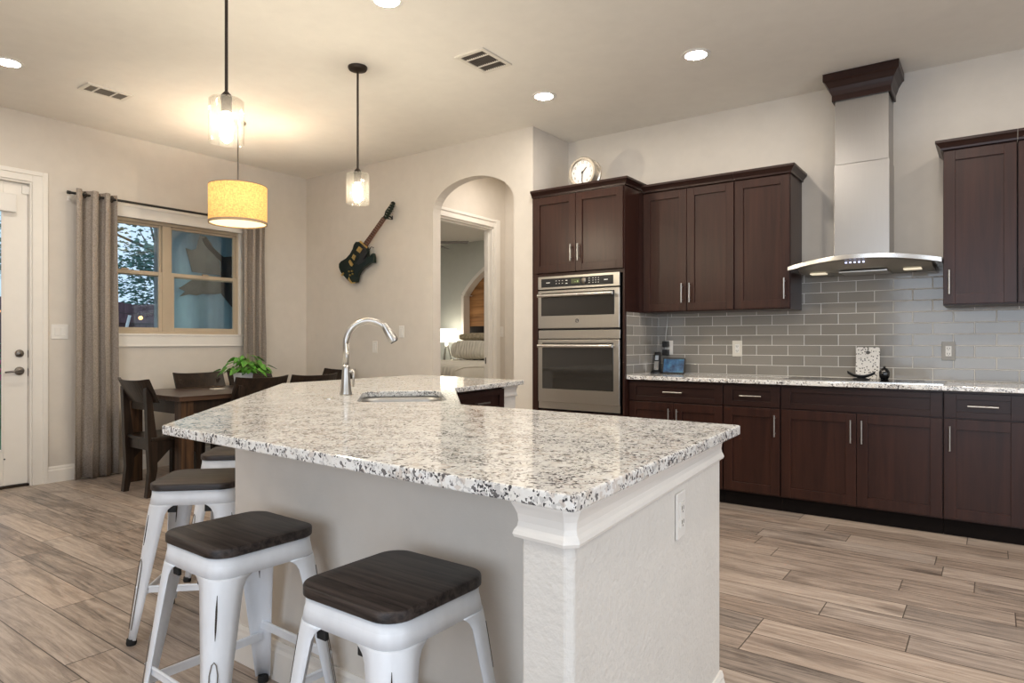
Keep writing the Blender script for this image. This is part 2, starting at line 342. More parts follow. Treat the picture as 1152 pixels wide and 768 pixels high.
# ---------------------------------------------------------------- geometry helpers
class MB:
    def __init__(self): self.bm = bmesh.new()
    def box(self, x0, x1, y0, y1, z0, z1, mat=None):
        r = bmesh.ops.create_cube(self.bm, size=1.0)
        mt = Matrix.Translation(((x0+x1)/2, (y0+y1)/2, (z0+z1)/2)) @ Matrix.Diagonal((abs(x1-x0), abs(y1-y0), abs(z1-z0), 1))
        if mat is not None: mt = mat @ mt
        bmesh.ops.transform(self.bm, matrix=mt, verts=r['verts']); return self
    def loft(self, loops, cap0=True, cap1=True, closed=True):
        vs = [[self.bm.verts.new(p) for p in lp] for lp in loops]
        n = len(vs[0])
        for a, b in zip(vs, vs[1:]):
            for i in range(n if closed else n-1):
                j = (i+1) % n
                try: self.bm.faces.new((a[i], a[j], b[j], b[i]))
                except ValueError: pass
        if closed and cap0: self.bm.faces.new(list(reversed(vs[0])))
        if closed and cap1: self.bm.faces.new(vs[-1])
        return self
    def prism(self, poly, z0, z1):
        return self.loft([[(x, y, z0) for x, y in poly], [(x, y, z1) for x, y in poly]])
    def lathe(self, prof, c=(0, 0, 0), n=32, axis='z', caps=True):
        loops = []
        for r, h in prof:
            lp = []
            for i in range(n):
                a = 2*pi*i/n; u, v = r*math.cos(a), r*math.sin(a)
                p = {'z': (u, v, h), 'y': (u, h, -v), 'x': (h, u, v)}[axis]
                lp.append((c[0]+p[0], c[1]+p[1], c[2]+p[2]))
            loops.append(lp)
        return self.loft(loops, caps, caps)
    def tube(self, path, r, n=12, caps=True):
        P = [Vector(p) for p in path]; R = r if isinstance(r, (list, tuple)) else [r]*len(P)
        up = None; loops = []
        for i, p in enumerate(P):
            d = (P[min(i+1, len(P)-1)]-P[max(i-1, 0)]).normalized()
            if up is None:
                up = Vector((0, 0, 1)) if abs(d.z) < 0.9 else Vector((1, 0, 0))
            a = (up - d*up.dot(d)).normalized(); bb = d.cross(a); up = a
            loops.append([tuple(p+(a*math.cos(2*pi*k/n)+bb*math.sin(2*pi*k/n))*R[i]) for k in range(n)])
        return self.loft(loops, caps, caps)
    def bar(self, a, b, w, h):
        a, b = Vector(a), Vector(b); d = (b-a); L = d.length; d.normalize()
        up = Vector((0, 0, 1)) if abs(d.z) < 0.95 else Vector((0, 1, 0))
        s = d.cross(up).normalized(); u = s.cross(d)
        mt = Matrix((( d.x, s.x, u.x, (a.x+b.x)/2), (d.y, s.y, u.y, (a.y+b.y)/2), (d.z, s.z, u.z, (a.z+b.z)/2), (0, 0, 0, 1)))
        return self.box(-L/2, L/2, -w/2, w/2, -h/2, h/2, mt)
    def sweep(self, path, prof, closed=False):
        """prof: (outward, z) pairs; outward is to the right of travel"""
        P = [Vector((p[0], p[1])) for p in path]; n = len(P); loops = []
        for i in range(n):
            def nrm(a, b): d = (b-a).normalized(); return Vector((d.y, -d.x))
            if i == 0: o = nrm(P[0], P[1])
            elif i == n-1: o = nrm(P[-2], P[-1])
            else:
                n1, n2 = nrm(P[i-1], P[i]), nrm(P[i], P[i+1]); o = (n1+n2); o = o/(o.length**2)*2 if o.length > 1e-6 else n1
            loops.append([(P[i].x+o.x*u, P[i].y+o.y*u, z) for u, z in prof])
        return self.loft(loops)
    def ico(self, c, r, sub=2, scale=(1, 1, 1)):
        q = bmesh.ops.create_icosphere(self.bm, subdivisions=sub, radius=1.0)
        bmesh.ops.transform(self.bm, matrix=Matrix.Translation(c) @ Matrix.Diagonal((r*scale[0], r*scale[1], r*scale[2], 1)), verts=q['verts']); return self
    def face(self, pts):
        self.bm.faces.new([self.bm.verts.new(p) for p in pts]); return self
    def xf(self, mt):
        bmesh.ops.transform(self.bm, matrix=mt, verts=self.bm.verts); return self
    def build(self, name, mat, parent=None, smooth=False, bevel=0.0, seg=2, world=True, solid=0.0, sub=0):
        bm = self.bm
        bmesh.ops.recalc_face_normals(bm, faces=bm.faces)
        if parent is not None and world:
            top = parent
            while top.parent is not None: top = top.parent
            mt = (Matrix.Translation(top.location) @ Matrix.Rotation(top.rotation_euler.z, 4, 'Z')).inverted()
            bmesh.ops.transform(bm, matrix=mt, verts=bm.verts)
        me = bpy.data.meshes.new(name); bm.to_mesh(me); bm.free()
        if smooth:
            for p in me.polygons: p.use_smooth = True
        me.materials.append(M[mat] if isinstance(mat, str) else mat)
        o = bpy.data.objects.new(name, me); COL.objects.link(o)
        if parent is not None: o.parent = parent
        if solid:
            md = o.modifiers.new('solid', 'SOLIDIFY'); md.thickness = solid; md.offset = 0
        if bevel:
            md = o.modifiers.new('bevel', 'BEVEL'); md.width = bevel; md.segments = seg; md.limit_method = 'ANGLE'; md.angle_limit = 0.6
        if sub:
            md = o.modifiers.new('sub', 'SUBSURF'); md.levels = sub; md.render_levels = sub
        if smooth == 'auto' or (smooth and bevel):
            try: me.set_sharp_from_angle(angle=0.7)
            except Exception: pass
        return o
def rrect(w, h, r, n=6, cx=0, cy=0):
    pts = []
    for sx, sy, a0 in ((1, 1, 0), (-1, 1, pi/2), (-1, -1, pi), (1, -1, 1.5*pi)):
        for k in range(n+1):
            a = a0+k*pi/2/n
            pts.append((cx+sx*(w/2-r)+r*math.cos(a), cy+sy*(h/2-r)+r*math.sin(a)))
    return pts
def thing(name, label, cat, loc=(0, 0, 0), rotz=0.0, group=None):
    o = bpy.data.objects.new(name, None); COL.objects.link(o); o.empty_display_size = 0.1
    o.location = loc; o.rotation_euler = (0, 0, rotz); o['label'] = label; o['category'] = cat
    if group: o['group'] = group
    return o
def tag(o, label, cat, group=None, kind=None):
    o['label'] = label; o['category'] = cat
    if group: o['group'] = group
    if kind: o['kind'] = kind
    return o
def struct(o, label=None):
    o['kind'] = 'structure'
    if label: o['label'] = label
    return o
def dup(root, loc, rotz, label, group=None):
    r = root.copy(); COL.objects.link(r); r.location = loc; r.rotation_euler = (0, 0, rotz); r['label'] = label
    if group: r['group'] = group
    for ch in list(root.children):
        c = ch.copy(); COL.objects.link(c); c.parent = r
        for g in ch.children:
            d = g.copy(); COL.objects.link(d); d.parent = c
    return r
def text_mesh(s, size, mat, name, parent, mt):
    cu = bpy.data.curves.new('lettering', 'FONT'); cu.body = s; cu.size = size; cu.align_x = 'CENTER'; cu.align_y = 'CENTER'
    o = bpy.data.objects.new('lettering', cu); COL.objects.link(o)
    dg = bpy.context.evaluated_depsgraph_get(); me = bpy.data.meshes.new_from_object(o.evaluated_get(dg))
    bm = bmesh.new(); bm.from_mesh(me); bpy.data.objects.remove(o); bpy.data.curves.remove(cu); bpy.data.meshes.remove(me)
    bmesh.ops.transform(bm, matrix=mt, verts=bm.verts); return bm

# ---------------------------------------------------------------- setting
H = 3.05
XW, YG, YK, XA = -6.38, 4.736, 5.33, -3.23     # window wall, arch wall, kitchen wall, alcove side
fl = MB(); fl.box(-6.5, 3.6, -3.1, 5.45, -0.06, 0); struct(fl.build('floor', 'floor'), 'grey brown wood-look plank tile floor')
fl = MB(); fl.box(-9.3, -3.23, 5.45, 9.7, -0.06, 0.0); fl.box(-9.3, -6.5, 4.7, 5.45, -0.06, 0.0); struct(fl.build('floor_bedroom', plain('beige_carpet', (0.5, 0.45, 0.38), 0.95, bmp=0.3)))
c = MB(); c.box(-9.3, 3.6, -3.1, 9.7, H, H+0.1); struct(c.build('ceiling', 'ceiling'), 'smooth beige white ceiling')
# window wall with the glazed door and the window cut out
DY0, DY1, DZ = 1.11, 2.06, 2.49
WY0, WY1, WZ0, WZ1 = 2.43, 3.93, 1.25, 2.32
w = MB()
w.box(XW-0.14, XW, -3.1, DY0, 0, H); w.box(XW-0.14, XW, DY0, DY1, DZ, H); w.box(XW-0.14, XW, DY1, WY0, 0, H)
w.box(XW-0.14, XW, WY0, WY1, 0, WZ0); w.box(XW-0.14, XW, WY0, WY1, WZ1, H); w.box(XW-0.14, XW, WY1, YG+0.12, 0, H)
struct(w.build('wall_left', 'wall'), 'beige wall with window and glazed door')
# arch wall
AX0, AX1, ASZ, ARISE = -4.406, -3.434, 2.44, 0.275
w = MB(); w.box(XW, AX0, YG, YG+0.11, 0, H); w.box(AX1, XA, YG, YG+0.11, 0, H)
poly = [(AX0, H), (AX1, H)]
for k in range(25):
    a = pi*k/24; poly.append(((AX0+AX1)/2+(AX1-AX0)/2*math.cos(a), ASZ+ARISE*math.sin(a)))
w.loft([[(x, YG, z) for x, z in poly], [(x, YG+0.11, z) for x, z in poly]])
struct(w.build('wall_arch', 'wall'), 'beige wall with the arched opening')
w = MB(); w.box(XA-0.12, XA, YG+0.11, 6.3, 0, H); struct(w.build('wall_alcove', 'wall'))
w = MB(); w.box(XA, 3.6, YK, YK+0.12, 0, H); struct(w.build('wall_kitchen', 'wall'), 'kitchen wall behind the cabinets')
# walls behind and beside the viewpoint, each with its window opening
w = MB(); w.box(XW, -1.6, -3.1, -3.0, 0, H); w.box(2.0, 3.6, -3.1, -3.0, 0, H); w.box(-1.6, 2.0, -3.1, -3.0, 0, 0.35); w.box(-1.6, 2.0, -3.1, -3.0, 2.55, H)
struct(w.build('wall_rear', 'wall'))
w = MB(); w.box(3.5, 3.6, -3.0, -0.4, 0, H); w.box(3.5, 3.6, 2.2, YK, 0, H); w.box(3.5, 3.6, -0.4, 2.2, 0, 0.5); w.box(3.5, 3.6, -0.4, 2.2, 2.5, H)
struct(w.build('wall_right', 'wall'))
# vestibule and bedroom behind the arch
VX, VT = -4.62, 0.12
w = MB(); w.box(VX-VT, VX, YG+0.11, 5.03, 0, H); w.box(VX-VT, VX, 5.03, 5.975, 2.486, H); w.box(VX-VT, VX, 5.975, 9.6, 0, H)
struct(w.build('wall_vestibule', 'wall')); w = MB(); w.box(VX, XA-0.12, 6.2, 6.3, 0, H); struct(w.build('wall_vestibule_end', 'wall'))
BY = 9.5
w = MB(); w.box(-9.2, -8.05, BY, BY+0.1, 0, H); w.box(-5.95, VX-VT, BY, BY+0.1, 0, H)
poly = [(-8.05, H), (-5.95, H)]
for k in range(17):
    t = k/16; x = -5.95-2.1*t; poly.append((x, 2.06+0.62*math.sin(pi*t)**0.85))
w.loft([[(x, BY, z) for x, z in poly], [(x, BY+0.1, z) for x, z in poly]])
struct(w.build('wall_bedroom', plain('sage_white_paint', (0.62, 0.64, 0.60), 0.9, var=0.01)))
w = MB(); w.box(-8.1, -5.9, BY+0.16, BY+0.22, 0, 2.8); struct(w.build('wall_niche', 'niche_wood'), 'knotty wood planks inside the bedroom niche')
w = MB(); w.sweep([(-8.08, 0), (-8.08, 1)], [(0, 0)]) if False else None
w.bm.clear() if w.bm.is_valid else None
arch = [(-8.04, 0.0), (-8.04, 2.06)]
for k in range(17):
    t = 1-k/16; arch.append((-5.96-2.08*t, 2.05+0.62*math.sin(pi*t)**0.85))
arch += [(-5.96, 0.0)]
w = MB()
for (x0, z0), (x1, z1) in zip(arch, arch[1:]):
    if math.hypot(x1-x0, z1-z0) < 1e-4: continue
    d = Vector((x1-x0, z1-z0)).normalized(); n = Vector((-d.y, d.x))*0.06
    w.loft([[(x0, BY-0.02, z0), (x1, BY-0.02, z1), (x1+n.x, BY-0.02, z1+n.y), (x0+n.x, BY-0.02, z0+n.y)],
            [(x0, BY+0.16, z0), (x1, BY+0.16, z1), (x1+n.x, BY+0.16, z1+n.y), (x0+n.x, BY+0.16, z0+n.y)]])
struct(w.build('trim_niche', 'trim'))
w = MB(); w.box(-9.3, -9.2, 4.86, 9.6, 0, H); w.box(-9.3, XW-0.14, 4.76, 4.86, 0, H)
struct(w.build('wall_bedroom_outer', 'patio_wall'))

# bedroom doorway casing
w = MB()
for y0, y1 in ((4.94, 5.03), (5.975, 6.065)): w.box(VX, VX+0.02, y0, y1, 0, 2.576); w.box(VX+0.02, VX+0.03, y0+0.012 if y0 > 5.5 else y0, y1 if y0 > 5.5 else y1-0.012, 0, 2.576)
w.box(VX, VX+0.0195, 5.03, 5.975, 2.486, 2.5755); w.box(VX+0.0205, VX+0.0305, 4.95, 6.055, 2.545, 2.5745)
w.box(VX-VT, VX, 5.955, 5.975, 0, 2.486); w.box(VX-VT, VX, 5.03, 5.955, 2.466, 2.486); w.box(VX-0.08, VX-0.045, 5.94, 5.955, 0, 2.466); w.box(VX-0.08, VX-0.045, 5.03, 5.94, 2.45, 2.466)
tr = struct(w.build('trim_bedroom_door', 'trim', bevel=0.003), 'white casing of the bedroom doorway')
w = MB(); w.box(VX-0.10, VX-0.06, 5.948, 5.956, 0.93, 1.0); w.build('strike_plate', 'bronze', tr)

# baseboards
BB = [(0, 0), (0.016, 0), (0.016, 0.10), (0.012, 0.112), (0.012, 0.122), (0.007, 0.135), (0, 0.135)]
w = MB(); w.sweep([(XW, YG), (XW, 2.165)], [(-u, z) for u, z in BB]); struct(w.build('baseboard_left', 'trim'))
w = MB(); w.sweep([(XW, YG), (AX0, YG)], BB); struct(w.build('baseboard_arch', 'trim'))
w = MB(); w.sweep([(VX, 6.07), (VX, 6.2), (XA-.12, 6.2)], BB); struct(w.build('baseboard_vestibule', 'trim'))

# ---- glazed door
door = thing('door_1', 'white glazed patio door with lever handle at left edge', 'door', (XW, DY0, 0)); struct(door)
w = MB(); x0, x1 = XW-0.09, XW-0.045; dy0, dy1 = 1.125, 2.045
w.box(x0, x1, dy0, 1.29, 0.02, 2.472); w.box(x0, x1, 1.878, dy1, 0.02, 2.472); w.box(x0, x1, 1.29, 1.878, 0.02, 0.30); w.box(x0, x1, 1.29, 1.878, 2.276, 2.472)
for y0, y1, z0, z1 in ((1.29, 1.305, .30, 2.276), (1.863, 1.878, .30, 2.276), (1.305, 1.863, .30, .315), (1.305, 1.863, 2.261, 2.276)):
    w.box(x1-0.002, x1+0.008, y0, y1, z0, z1)
w.build('door_leaf', 'trim', door, bevel=0.004)
w = MB(); w.box(XW-0.07, XW-0.064, 1.29, 1.878, 0.30, 2.276); w.build('glass_pane', 'pane', door)
w = MB(); w.box(x1, x1+0.05, 1.26, 1.955, 2.225, 2.37); w.build('blind_headrail', 'white_plastic', door, bevel=0.006)
w = MB(); w.lathe([(0.0, 0), (0.034, 0), (0.034, 0.012), (0.026, 0.02), (0.0, 0.02)], (x1, 1.985, 0.942), 20, 'x', False)
w.tube([(x1+.02, 1.985, .942), (x1+.05, 1.985, .942), (x1+.055, 1.95, .942), (x1+.052, 1.875, .935)], [.012, .011, .009, .007], 10); w.build('lever_handle', 'gunmetal', door, smooth=True)
w = MB(); w.lathe([(0.0, 0), (0.030, 0), (0.030, 0.014), (0.022, 0.02), (0.0, 0.02)], (x1, 1.985, 1.085), 20, 'x', False); w.box(x1+.02, x1+.032, 1.979, 1.991, 1.066, 1.104); w.build('deadbolt', 'gunmetal', door, smooth=True)
w = MB(); w.box(x1-.004, x1+.006, 2.046, 2.056, .90, .96); w.box(x1-.004, x1+.006, 2.046, 2.056, 1.05, 1.11); w.build('strike_plate', 'bronze', door)
w = MB(); w.box(x1+0.001, x1+0.018, 2.0, 2.05, 2.39, 2.455); w.build('sensor', 'white_plastic', door, bevel=0.003)
w = MB(); w.lathe([(0, 0), (.006, 0), (.006, .004), (0, .004)], (x1, 1.885, .235), 10, 'x', False); w.build('screw_plug', 'black', door)
w = MB(); CP = [(0, 0), (0.022, 0), (0.022, 0.07), (0.012, 0.085), (0, 0.085)]
for y0, y1, y2 in ((2.06, 2.075, 2.168), (1.11, 1.095, 1.002)):
    w.box(XW, XW+0.012, y0, y2, 0, 2.58); w.box(XW+0.012, XW+0.022, y1+(0.055 if y1 > 2 else -0.055), y2, 0, 2.58)
w.box(XW, XW+0.012, 1.11, 2.06, 2.49, 2.58); w.box(XW+0.012, XW+0.022, 1.04, 2.13, 2.545, 2.58)
w.box(XW-0.14, XW, 2.047, 2.06, 0, 2.49); w.box(XW-0.14, XW, 1.11, 2.047, 2.475, 2.49)
w.build('casing', 'trim', door, bevel=0.003)
w = MB(); w.box(XW-0.16, XW-0.02, 1.11, 2.05, 0.0, 0.018); w.build('threshold', 'bronze', door)

# ---- window
win = thing('window_1', 'tan framed double window above dining table', 'window', (XW, WY0, WZ0)); struct(win)
fx0, fx1 = XW-0.10, XW-0.045
def frame_rect(w, y0, y1, z0, z1, t, xa, xb):
    w.box(xa, xb, y0, y0+t, z0, z1); w.box(xa, xb, y1-t, y1, z0, z1); w.box(xa, xb, y0+t, y1-t, z0, z0+t); w.box(xa, xb, y0+t, y1-t, z1-t, z1)
w = MB(); frame_rect(w, WY0, WY1, WZ0, WZ1, 0.03, fx0, fx1); w.box(fx0, fx1, 3.135, 3.215, WZ0+.03, WZ1-.03); w.build('window_frame', 'window_tan', win, bevel=0.003)
for y0, y1 in ((2.46, 3.135), (3.215, 3.90)):
    w = MB(); frame_rect(w, y0, y1, 1.80, WZ1-.03, 0.022, fx0+.005, fx0+.03); up = w.build('upper_sash', 'window_tan', win, bevel=0.002)
    w = MB(); w.box(fx0+.012, fx0+.018, y0+.022, y1-.022, 1.82, WZ1-.05); w.build('pane', 'pane', up)
    w = MB(); frame_rect(w, y0, y1, WZ0+.03, 1.845, 0.035, fx0+.03, fx1-.004); lo = w.build('lower_sash', 'window_tan', win, bevel=0.002)
    w = MB(); w.box(fx0+.038, fx0+.044, y0+.035, y1-.035, WZ0+.06, 1.81); w.build('pane', 'pane', lo)
    w = MB(); w.box(fx1-.006, fx1+.008, (y0+y1)/2-.03, (y0+y1)/2+.03, 1.845, 1.858); w.build('sash_lock', 'window_tan', lo)
w = MB(); w.box(XW-0.045, XW+0.02, WY0-.03, WY1+.03, WZ0-0.014, WZ0+0.006); w.box(XW, XW+0.014, WY0-.02, WY1+.01, 1.135, WZ0-0.014); w.box(XW+.014, XW+.02, WY0-.02, WY1+.01, 1.135, 1.15)
w.build('window_sill', 'trim', win, bevel=0.003)
w = MB(); w.box(XW, XW+0.016, WY0-.03, WY1+.03, WZ1-.005, WZ1+0.115); w.box(XW, XW+0.026, WY0-.03, WY1+.03, WZ1+0.09, WZ1+0.115); w.build('head_casing', 'trim', win, bevel=0.003)
w = MB(); w.box(XW-0.045, XW+.002, WY1-.012, WY1+.004, WZ0, WZ1); w.build('side_jamb', 'trim', win)

# ---------------------------------------------------------------- island
P_top = [(-2.121, 1.034), (-0.575, 0.968), (-0.646, 2.11), (-1.817, 2.128), (-2.505, 2.879), (-2.621, 3.736), (-3.76, 3.86), (-3.671, 2.54)]
isl = thing('kitchen_island', 'painted half-height island with white crown and baseboard', 'kitchen island', (-0.7, 1.03, 0))
ZT = 0.884
def wall_strip(w, a, b, t, z0=0, z1=ZT):
    a, b = Vector(a), Vector(b); d = (b-a).normalized(); n = Vector((-d.y, d.x))*t
    w.prism([tuple(a), tuple(b), tuple(b+n), tuple(a+n)], z0, z1)
w = MB(); FW = 1.385
body = [(-0.73, FW), (-2.29, FW), (-3.52, 2.60), (-3.60, 3.74), (-3.48, 3.74), (-3.40, 2.65), (-2.24, FW+.11), (-0.73, FW+.11)]
w.prism(body, 0, ZT); w.build('half_wall', 'wall', isl)
ch = 0.013
endp = [(-0.722, FW+.02), (-0.722, 1.022), (-0.61-ch, 1.015), (-0.61, 1.015+ch), (-0.703, 2.085), (-0.82, 2.085)]
w = MB(); w.prism(endp, 0, ZT); w.build('end_wall', 'island_paint', isl, bevel=0.006, seg=3)
CR = [(0, .884), (.015, .884), (.015, .872), (.011, .864), (.0065, .852), (.005, .838), (.007, .828), (.0115, .821), (.0135, .814), (.011, .808), (0, .808)]
w = MB(); w.sweep([(-0.722, FW), (-0.722, 1.022), (-0.61-ch, 1.015), (-0.61, 1.015+ch), (-0.703, 2.085)], [(-u, z) for u, z in CR] if False else CR)
w.build('crown_moulding', 'trim', isl)
w = MB(); w.sweep([(-3.52, 2.60), (-2.29, FW), (-0.722, FW)], BB); w.sweep([(-0.722, 1.022), (-0.61-ch, 1.015), (-0.61, 1.015+ch), (-0.703, 2.085)], BB); w.build('baseboard', 'trim', isl)
# far end wall of the wing
w = MB(); w.prism([(-2.79, 3.55), (-2.66, 3.55), (-2.67, 3.70), (-3.60, 3.76), (-3.60, 3.66), (-2.79, 3.62)], 0, ZT); w.build('end_wall', 'island_paint', isl)
w = MB(); w.sweep([(-2.72, 3.55), (-2.66, 3.55), (-2.67, 3.70), (-3.60, 3.76)], CR); w.build('crown_moulding', 'trim', isl)

# sink geometry (long axis along the bent run)
SA = math.radians(135.8); scx, scy = -2.335, 2.29
def sink_loop(L, Wd, r, z, n=6):
    out = []
    for x, y in rrect(L, Wd, r, n):
        out.append((scx+x*math.cos(SA)-y*math.sin(SA), scy+x*math.sin(SA)+y*math.cos(SA), z))
    return out
ct = tag(MB().build('island_countertop', 'granite'), 'speckled white and black granite slab on the island', 'countertop')
bm = bmesh.new()
def ring(pts):
    vs = [bm.verts.new(p) for p in pts]; return [bm.edges.new((vs[i], vs[(i+1) % len(vs)])) for i in range(len(vs))]
ed = ring([(x, y, 0.914) for x, y in P_top]) + ring([p for p in sink_loop(0.66, 0.40, 0.09, 0.914)])
r = bmesh.ops.triangle_fill(bm, edges=ed, use_beauty=True)
bmesh.ops.recalc_face_normals(bm, faces=bm.faces)
e2 = bmesh.ops.extrude_face_region(bm, geom=list(bm.faces))
vv = [g for g in e2['geom'] if isinstance(g, bmesh.types.BMVert)]
bmesh.ops.translate(bm, vec=(0, 0, -0.030), verts=vv)
bmesh.ops.recalc_face_normals(bm, faces=bm.faces)
bm.to_mesh(ct.data); bm.free()
md = ct.modifiers.new('bevel', 'BEVEL'); md.width = 0.004; md.segments = 2; md.limit_method = 'ANGLE'; md.angle_limit = 0.8

sk = thing('kitchen_sink', 'stainless undermount sink set into island granite', 'sink', (scx, scy, 0.70))
w = MB(); w.loft([sink_loop(0.74, 0.48, 0.12, 0.884), sink_loop(0.665, 0.405, 0.09, 0.8835), sink_loop(0.655, 0.395, 0.085, 0.86), sink_loop(0.64, 0.38, 0.085, 0.715), sink_loop(0.58, 0.32, 0.06, 0.70)], False, True)
w.build('basin', 'sink_steel', sk, smooth=True, solid=0.0)
w = MB(); w.lathe([(0, .704), (.045, .704), (.04, .7015), (0, .7015)], (scx, scy, 0), 20, 'z', False); w.build('drain', 'steel_light', sk)

fau = thing('kitchen_faucet', 'brushed nickel gooseneck faucet beside island sink', 'faucet', (-2.60, 2.165, 0.914))
fx, fy = -2.60, 2.165; fd = Vector((0.80, 0.60))
w = MB(); w.lathe([(0, 0), (.031, 0), (.031, .008), (.027, .02), (.021, .09), (.0185, .13), (.0175, .15)], (fx, fy, .914), 24); w.build('body', 'nickel', fau, smooth=True)
path = [(fx, fy, 1.06)]; path.append((fx, fy, 1.17))
R = 0.113
for k in range(0, 15):
    a = pi - k*(pi*0.86)/14
    path.append((fx+fd.x*(R+R*math.cos(a)), fy+fd.y*(R+R*math.cos(a)), 1.170+R*math.sin(a)*1.0))
w = MB(); w.tube(path, .0155, 16); w.build('gooseneck', 'nickel', fau, smooth=True)
e = Vector(path[-1]); d = (e-Vector(path[-2])).normalized()
w = MB(); w.tube([tuple(e-d*.055), tuple(e-d*.03), tuple(e+d*.03), tuple(e+d*.045)], [.0165, .019, .026, .023], 16); sp = w.build('spray_head', 'nickel', fau, smooth='auto')
w = MB(); w.tube([tuple(e+d*.0445), tuple(e+d*.048)], .019, 14); w.build('nozzle', 'black', sp)
w = MB(); hd = Vector((0.70, -0.0)); w.tube([(fx+.010, fy+.008, 1.030), (fx+.027, fy+.020, 1.032)], .011, 12); w.tube([(fx+.027, fy+.020, 1.040), (fx+.030, fy+.023, 1.0), (fx+.029, fy+.022, .955)], [.008, .006, .004], 10); w.build('lever', 'nickel', fau, smooth=True)
o = MB().lathe([(0, 0), (.024, 0), (.024, .003), (.012, .006), (0, .006)], (-2.50, 1.98, .914), 20, 'z', False).build('hole_cap', 'nickel'); tag(o, 'small round metal cap flat on granite in front of the faucet', 'cap')

# ---------------------------------------------------------------- cabinets
def shaker(w, x0, x1, z0, z1, y, st=0.058, rt=0.058, t=0.02):
    w.box(x0, x0+st, y, y+t, z0, z1); w.box(x1-st, x1, y, y+t, z0, z1)
    w.box(x0+st, x1-st, y, y+t, z1-rt, z1); w.box(x0+st, x1-st, y, y+t, z0, z0+rt)
    w.box(x0+st-.004, x1-st+.004, y+.012, y+t-.002, z0+rt-.004, z1-rt+.004)
def pull(parent, c, L, vert, mat='nickel'):
    w = MB(); x, y, z = c
    if vert:
        w.tube([(x, y-.03, z-L/2), (x, y-.03, z+L/2)], .006, 10)
        for s in (-.35, .35): w.tube([(x, y+.001, z+s*L), (x, y-.03, z+s*L)], .0045, 8)
    else:
        w.tube([(x-L/2, y-.03, z), (x+L/2, y-.03, z)], .006, 10)
        for s in (-.35, .35): w.tube([(x+s*L, y+.001, z), (x+s*L, y-.03, z)], .0045, 8)
    w.build('handle', mat, parent, smooth='auto', world=False)
G_ = 0.004
def base_cabinet(label, loc, width, rotz=0.0, doors=1, hinge='l', drawer=True, drawer_pull=True, depth=0.53, group=None):
    t = thing('base_cabinet', label, 'cabinet', loc, rotz, group)
    w = MB(); w.box(0, width, .02, depth, .10, .884); w.build('body', 'cab', t, world=False, bevel=.001)
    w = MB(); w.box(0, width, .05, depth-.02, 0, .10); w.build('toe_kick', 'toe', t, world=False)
    zt = 0.716
    if drawer:
        w = MB(); shaker(w, G_, width-G_, zt+.006, .868, 0, .062, .036); dr = w.build('drawer', 'cab_h', t, world=False, bevel=.0015)
        if drawer_pull: pull(dr, (width/2, 0, .795), .15, False)
    else: zt = .862
    n = doors; dw = width/n
    for i in range(n):
        w = MB(); a, b = i*dw+G_*(1 if i == 0 else .6), (i+1)*dw-G_*(1 if i == n-1 else .6)
        shaker(w, a, b, .112, zt-.004, 0, .062, .062); dd = w.build('door', 'cab', t, world=False, bevel=.0015)
        if n == 2: hx = b-.03 if i == 0 else a+.03
        else: hx = b-.03 if hinge == 'l' else a+.03
        pull(dd, (hx, 0, zt-.12), .15, True)
    return t
YB = 4.785
base_cabinet('espresso base cabinet with wide drawer, next to the oven tower', (-2.345, YB, 0), .755, doors=2)
base_cabinet('narrow espresso base cabinet with one drawer and one door, left of the cooktop', (-1.588, YB, 0), .396, doors=1, hinge='l')
base_cabinet('widest espresso base cabinet, two doors under the cooktop', (-1.19, YB, 0), .941, doors=2, drawer_pull=False)
base_cabinet('espresso base cabinet right of the cooktop, cut by the photo edge', (-.247, YB, 0), .394, doors=1, hinge='r')
base_cabinet('espresso base cabinet continuing past the photo edge', (.149, YB, 0), .50, doors=1, hinge='l')
kc = tag(MB().build('kitchen_countertop', 'granite'), 'long granite worktop on the wall base cabinets', 'countertop')
w = MB(); w.box(-2.344, .66, 4.745, YK-.006, .884, .914)
bmesh.ops.recalc_face_normals(w.bm, faces=w.bm.faces); w.bm.to_mesh(kc.data); w.bm.free()
md = kc.modifiers.new('bevel', 'BEVEL'); md.width = 0.004; md.segments = 2; md.limit_method = 'ANGLE'

def crown(w, path, z):
    w.sweep(path, [(0, z-.0), (.012, z), (.014, z+.012), (.020, z+.022), (.032, z+.036), (.040, z+.042), (.040, z+.058), (0, z+.058)])
def wall_cabinet(label, x0, x1, z0, z1, yf, doors, hinge='l', crown_path=None, group=None):
    t = thing('wall_cabinet', label, 'cabinet', (x0, yf, z0), 0, group)
    wd = x1-x0; h = z1-z0
    w = MB(); w.box(0, wd, .02, YK-.002-yf, 0, h); w.build('body', 'cab', t, world=False, bevel=.001)
    dw = wd/doors
    for i in range(doors):
        w = MB(); a, b = i*dw+(G_ if i == 0 else .002), (i+1)*dw-(G_ if i == doors-1 else .002)
        shaker(w, a, b, .008, h-.02, 0, .060, .060); dd = w.build('door', 'cab', t, world=False, bevel=.0015)
        hx = (b-.03 if i == 0 else a+.03) if doors == 2 else (b-.03 if hinge == 'l' else a+.03)
        pull(dd, (hx, 0, .145), .15, True)
    if crown_path:
        w = MB(); crown(w, crown_path, z1-.012); w.build('crown_moulding', 'cab_h', t)
    return t
YU = 4.965
wall_cabinet('two-door espresso wall cabinet beside the oven tower', -2.305, -1.567, 1.416, 2.395, YU, 2, crown_path=[(-2.30, YU), (-1.567, YU)])
wall_cabinet('single-door espresso wall cabinet left of the hood', -1.565, -1.172, 1.416, 2.395, YU, 1, 'l', crown_path=[(-1.565, YU), (-1.172, YU), (-1.172, YK-.01)])
wall_cabinet('single-door espresso wall cabinet right of the hood', -.258, .115, 1.408, 2.395, YU, 1, 'r', crown_path=[(-.258, YK-.01), (-.258, YU), (.115, YU)])
